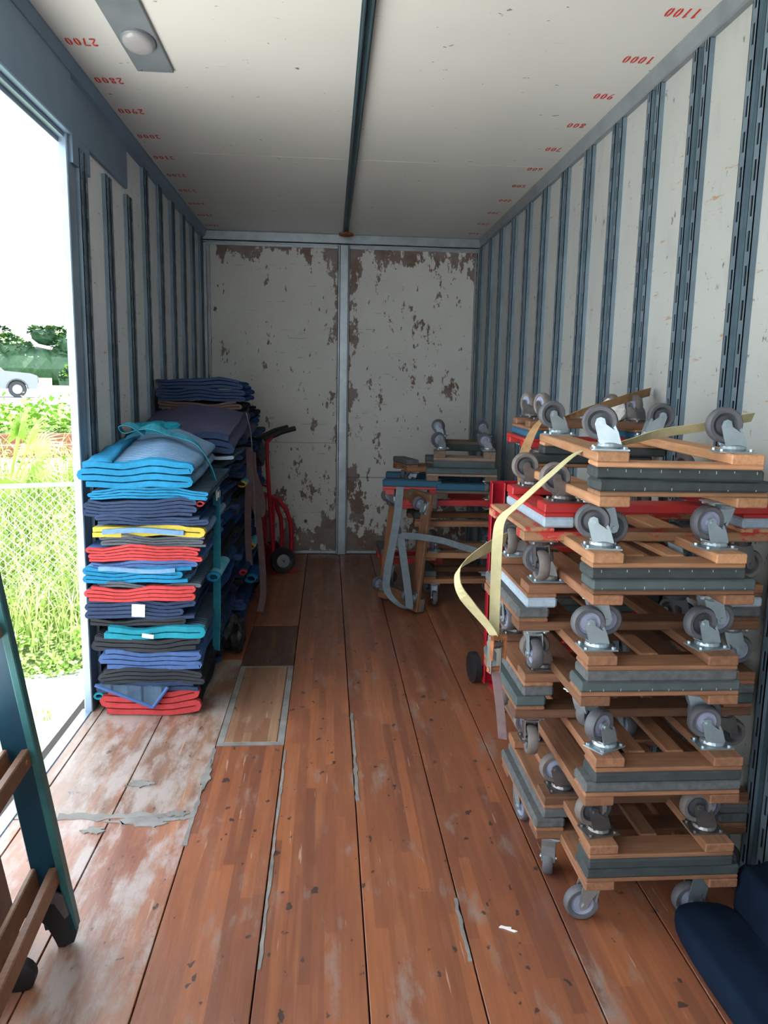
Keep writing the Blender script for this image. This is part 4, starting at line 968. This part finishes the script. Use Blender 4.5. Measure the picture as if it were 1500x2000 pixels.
for v in (-3.2, -.95, 2.4): MB().tube(fpt(v, -.75), fpt(v, ztop+.03), .028, 12).obj('fence_post', M['galv'], fe, smooth=True)
# palm bush
pb = thing('palm_bush', 'fan palm bush with yellow-green fronds behind the fence', 'palm', og(8.9, -.35, .25)[:])
R_ = random.Random(11)
for i in range(13):
    m = MB(); a = R_.uniform(0, 2*pi); e = R_.uniform(.35, 1.35); L = R_.uniform(.4, .75)
    d = Vector((cos(a)*cos(e), sin(a)*cos(e), sin(e))); c = d*L
    m.tube((0, 0, 0), c, .010, 5)
    sd_ = d.cross(Vector((0, 0, 1))).normalized(); up_ = sd_.cross(d)
    for j in range(19):
        an = radians(-105+210*j/18); dir_ = (d*cos(an)+sd_*sin(an)).normalized(); l = .46*(1-.25*abs(an)/1.9)
        w = dir_.cross(up_).normalized()*.016; dr = Vector((0, 0, -.10))
        m.add([c-w*.3, c+w*.3, c+dir_*l*.55+w, c+dir_*l*.55-w, c+dir_*l+dr], [(0, 1, 2, 3), (3, 2, 4)])
    m.obj('frond', M['leaf5'], pb)
# hedge between tracks and road
R_ = random.Random(12)
def fh():
    u = R_.uniform(17, 22); v = R_.uniform(-6, 4); return og(u, v, terr(u)+abs(R_.gauss(0, .22))+.0)
m = MB(); leaves(m, fh, 9000, .16, R_, .8, .4); o = m.obj('hedge', M['leaf1']); tag(o, 'low bright green scrub between the tracks and the road', 'shrubs'); o['kind'] = 'stuff'
# trees across the road
R_ = random.Random(14)
def tree(label, u, v, zb, w, h, n, s, mat1, mat2, name='tree'):
    t = thing(name, label, 'tree', og(u, v, zb)[:])
    blobs = [(R_.uniform(-.8, .8)*w, R_.uniform(-.5, .5)*w*.6, R_.uniform(.35, .92)*h, R_.uniform(.22, .4)*w) for _ in range(12)]
    for lay, (mt, nn) in enumerate(((mat1, n), (mat2, n//2))):
        def f():
            b = R_.choice(blobs); a = R_.uniform(0, 2*pi); e = R_.uniform(-.3 if lay == 0 else .35, 1.5); r = b[3]*R_.uniform(.8, 1.05)
            return FV*(b[0]+r*cos(a)*cos(e))+FU*(b[1]+r*sin(a)*cos(e))+Vector((0, 0, min(h, b[2]+r*.6*sin(e))))
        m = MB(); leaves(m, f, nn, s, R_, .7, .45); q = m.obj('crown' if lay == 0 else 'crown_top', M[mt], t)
    if w > 1.5:
        cm_ = bmesh.new()
        for b in blobs:
            ic = bmesh.ops.create_icosphere(cm_, subdivisions=2, radius=1)
            for v_ in ic['verts']:
                q_ = v_.co; v_.co = FV*(b[0]+q_.x*b[3]*.86)+FU*(b[1]+q_.y*b[3]*.86)+Vector((0, 0, min(h*.97, b[2]+q_.z*b[3]*.62)))
        for k_ in range(3):
            ic = bmesh.ops.create_icosphere(cm_, subdivisions=2, radius=1)
            for v_ in ic['verts']:
                q_ = v_.co; v_.co = FV*((k_-1)*w*.6+q_.x*w*.5)+FU*(q_.y*w*.5)+Vector((0, 0, h*.36+q_.z*h*.36))
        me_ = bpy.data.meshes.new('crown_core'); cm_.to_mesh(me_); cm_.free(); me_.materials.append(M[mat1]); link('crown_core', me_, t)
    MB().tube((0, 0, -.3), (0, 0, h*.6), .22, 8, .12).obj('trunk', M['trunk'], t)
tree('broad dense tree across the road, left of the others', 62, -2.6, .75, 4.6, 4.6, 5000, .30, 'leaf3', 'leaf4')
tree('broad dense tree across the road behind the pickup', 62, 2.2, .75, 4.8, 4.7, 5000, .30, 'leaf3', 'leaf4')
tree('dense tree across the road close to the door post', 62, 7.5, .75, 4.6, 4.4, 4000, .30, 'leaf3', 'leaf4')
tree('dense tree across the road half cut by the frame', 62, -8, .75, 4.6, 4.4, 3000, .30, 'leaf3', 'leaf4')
tree('low bushy shrub at the foot of the trees near the door post', 55, 3.4, .75, 1.9, 2.2, 2200, .24, 'leaf3', 'leaf1', 'shrub')
tree('small distant tree with a thin pale trunk rising over the left trees', 70, -2.2, .8, 1.1, 5.3, 700, .22, 'leaf3', 'leaf3')
# barrier, box, cone
ba = MB()
def obx(m, u0, u1, v0, v1, z0, z1):
    c = [og(u0, v0, z0), og(u0, v1, z0), og(u1, v1, z0), og(u1, v0, z0)]
    m.add(c+[p+Vector((0, 0, z1-z0)) for p in c], [(3, 2, 1, 0), (4, 5, 6, 7), (0, 1, 5, 4), (1, 2, 6, 5), (2, 3, 7, 6), (3, 0, 4, 7)])
obx(ba, 50, 50.4, -20, 12, .74, 1.3)
tag(ba.obj('road_barrier', M['conc']), 'low pale concrete barrier along the far side of the road', 'barrier')
bx_ = MB(); obx(bx_, 52, 53, -.1, .9, .74, 1.75); tag(bx_.obj('utility_box', m_plain('beige box', (.55, .42, .28), .8)), 'beige utility box just beyond the front of the white pickup', 'box')
cn = thing('traffic_cone', 'orange-red traffic cone on the road beside the door post', 'cone', og(46, 2.26, .74)[:])
MB().lathe([(.0, 1.0), (.04, 1.0), (.17, .04)], 16, 'z').obj('cone', m_plain('orange plastic', (.75, .08, .02), .5), cn, smooth=True)
MB().box((-.2, -.2, 0), (.2, .2, .04)).obj('base', M['redpaint'], cn)
MB().lathe([(.10, .50), (.075, .70)], 16, 'z').obj('reflective_band', M['white'], cn)
# pickup
pk = thing('pickup_truck', 'white pickup truck parked on the road beyond the tracks', 'pickup', og(42, .1, .72)[:])
pk.rotation_euler = (0, 0, -AZ)
wp = m_plain('white car paint', (.22, .24, .265), .25, var=.03); gl = m_plain('dark car glass', (.05, .08, .11), .1); bkp = m_plain('black car plastic', (.03, .03, .035), .6)
def arch(cx, r=.47): return [(cx+r*cos(pi-i*pi/8), .42+r*sin(i*pi/8)) for i in range(9)]
body = [(-5.6, .55)]+[(x, z) for x, z in arch(-4.55)]+[(x, z) for x, z in arch(-.95)]+[(-.1, .45), (-.02, .75), (-.05, 1.08), (-.35, 1.18), (-1.55, 1.28), (-3.55, 1.28), (-3.6, 1.32), (-5.6, 1.32)]
bd = MB(); 
bmx = bmesh.new()
vsA = [bmx.verts.new((x, -.95, z)) for x, z in body]; f_ = bmx.faces.new(vsA)
ex = bmesh.ops.extrude_face_region(bmx, geom=[f_]); bmesh.ops.translate(bmx, verts=[g for g in ex['geom'] if isinstance(g, bmesh.types.BMVert)], vec=(0, 1.9, 0))
bmesh.ops.recalc_face_normals(bmx, faces=bmx.faces); me = bpy.data.meshes.new('body'); bmx.to_mesh(me); bmx.free(); me.materials.append(wp); link('body', me, pk)
MB().prism([(-1.5, 1.26), (-2.15, 1.88), (-2.5, 1.95), (-3.4, 1.93), (-3.6, 1.28)], 'y', -.82, .82).obj('cab', wp, pk, bevel=.03)
for s in (-1, 1):
    MB().prism([(-1.72, 1.30), (-2.2, 1.80), (-2.62, 1.84), (-2.62, 1.30)], 'y', s*.825-.01, s*.825+.01).obj('side_window', gl, pk)
    MB().prism([(-2.70, 1.30), (-2.70, 1.84), (-3.3, 1.82), (-3.42, 1.30)], 'y', s*.825-.01, s*.825+.01).obj('side_window', gl, pk)
    for cx in (-4.55, -.95):
        MB().lathe([(0, -.12), (.22, -.12), (.25, -.10), (.38, -.12), (.40, -.08), (.40, .08), (.38, .12), (.25, .10), (.22, .12), (0, .12)], 24, 'y', (cx, s*.85, .40)).obj('wheel', bkp, pk, smooth=True)
        MB().lathe([(0, -.13), (.10, -.13), (.22, -.125)], 16, 'y', (cx, s*.85, .40)).lathe([(.22, .125), (.10, .13), (0, .13)], 16, 'y', (cx, s*.85, .40)).obj('wheel_rim', M['zinc'], pk)
        fm = MB(); ar = arch(cx, .50); ai = arch(cx, .44)
        for i in range(8): fm.prism([ar[i], ar[i+1], ai[i+1], ai[i]], 'y', s*.95-.02, s*.95+.03)
        fm.obj('fender_flare', M['tyre'], pk)
    MB().box((-.22, s*.80-.14, .85), (-.0, s*.80+.14, 1.05)).obj('headlight', M['steel'], pk)
MB().box((-.12, -.92, .42), (.10, .92, .66)).obj('front_bumper', M['zinc'], pk, bevel=.02)
MB().box((-.08, -.55, .72), (.0, .55, 1.05)).obj('grille', bkp, pk)

# E8 marking on the rail of the fourth wheels-down dolly of the nearest stack
for o_ in list(bpy.data.objects):
    if o_.get('label', '').startswith('fourth wheels-down brown dolly of the nearest'):
        text(o_, 'E8', .05, (.12, .165, RT+.0008), (0, 0, -pi/2), M['ink'])
bpy.context.view_layer.update()
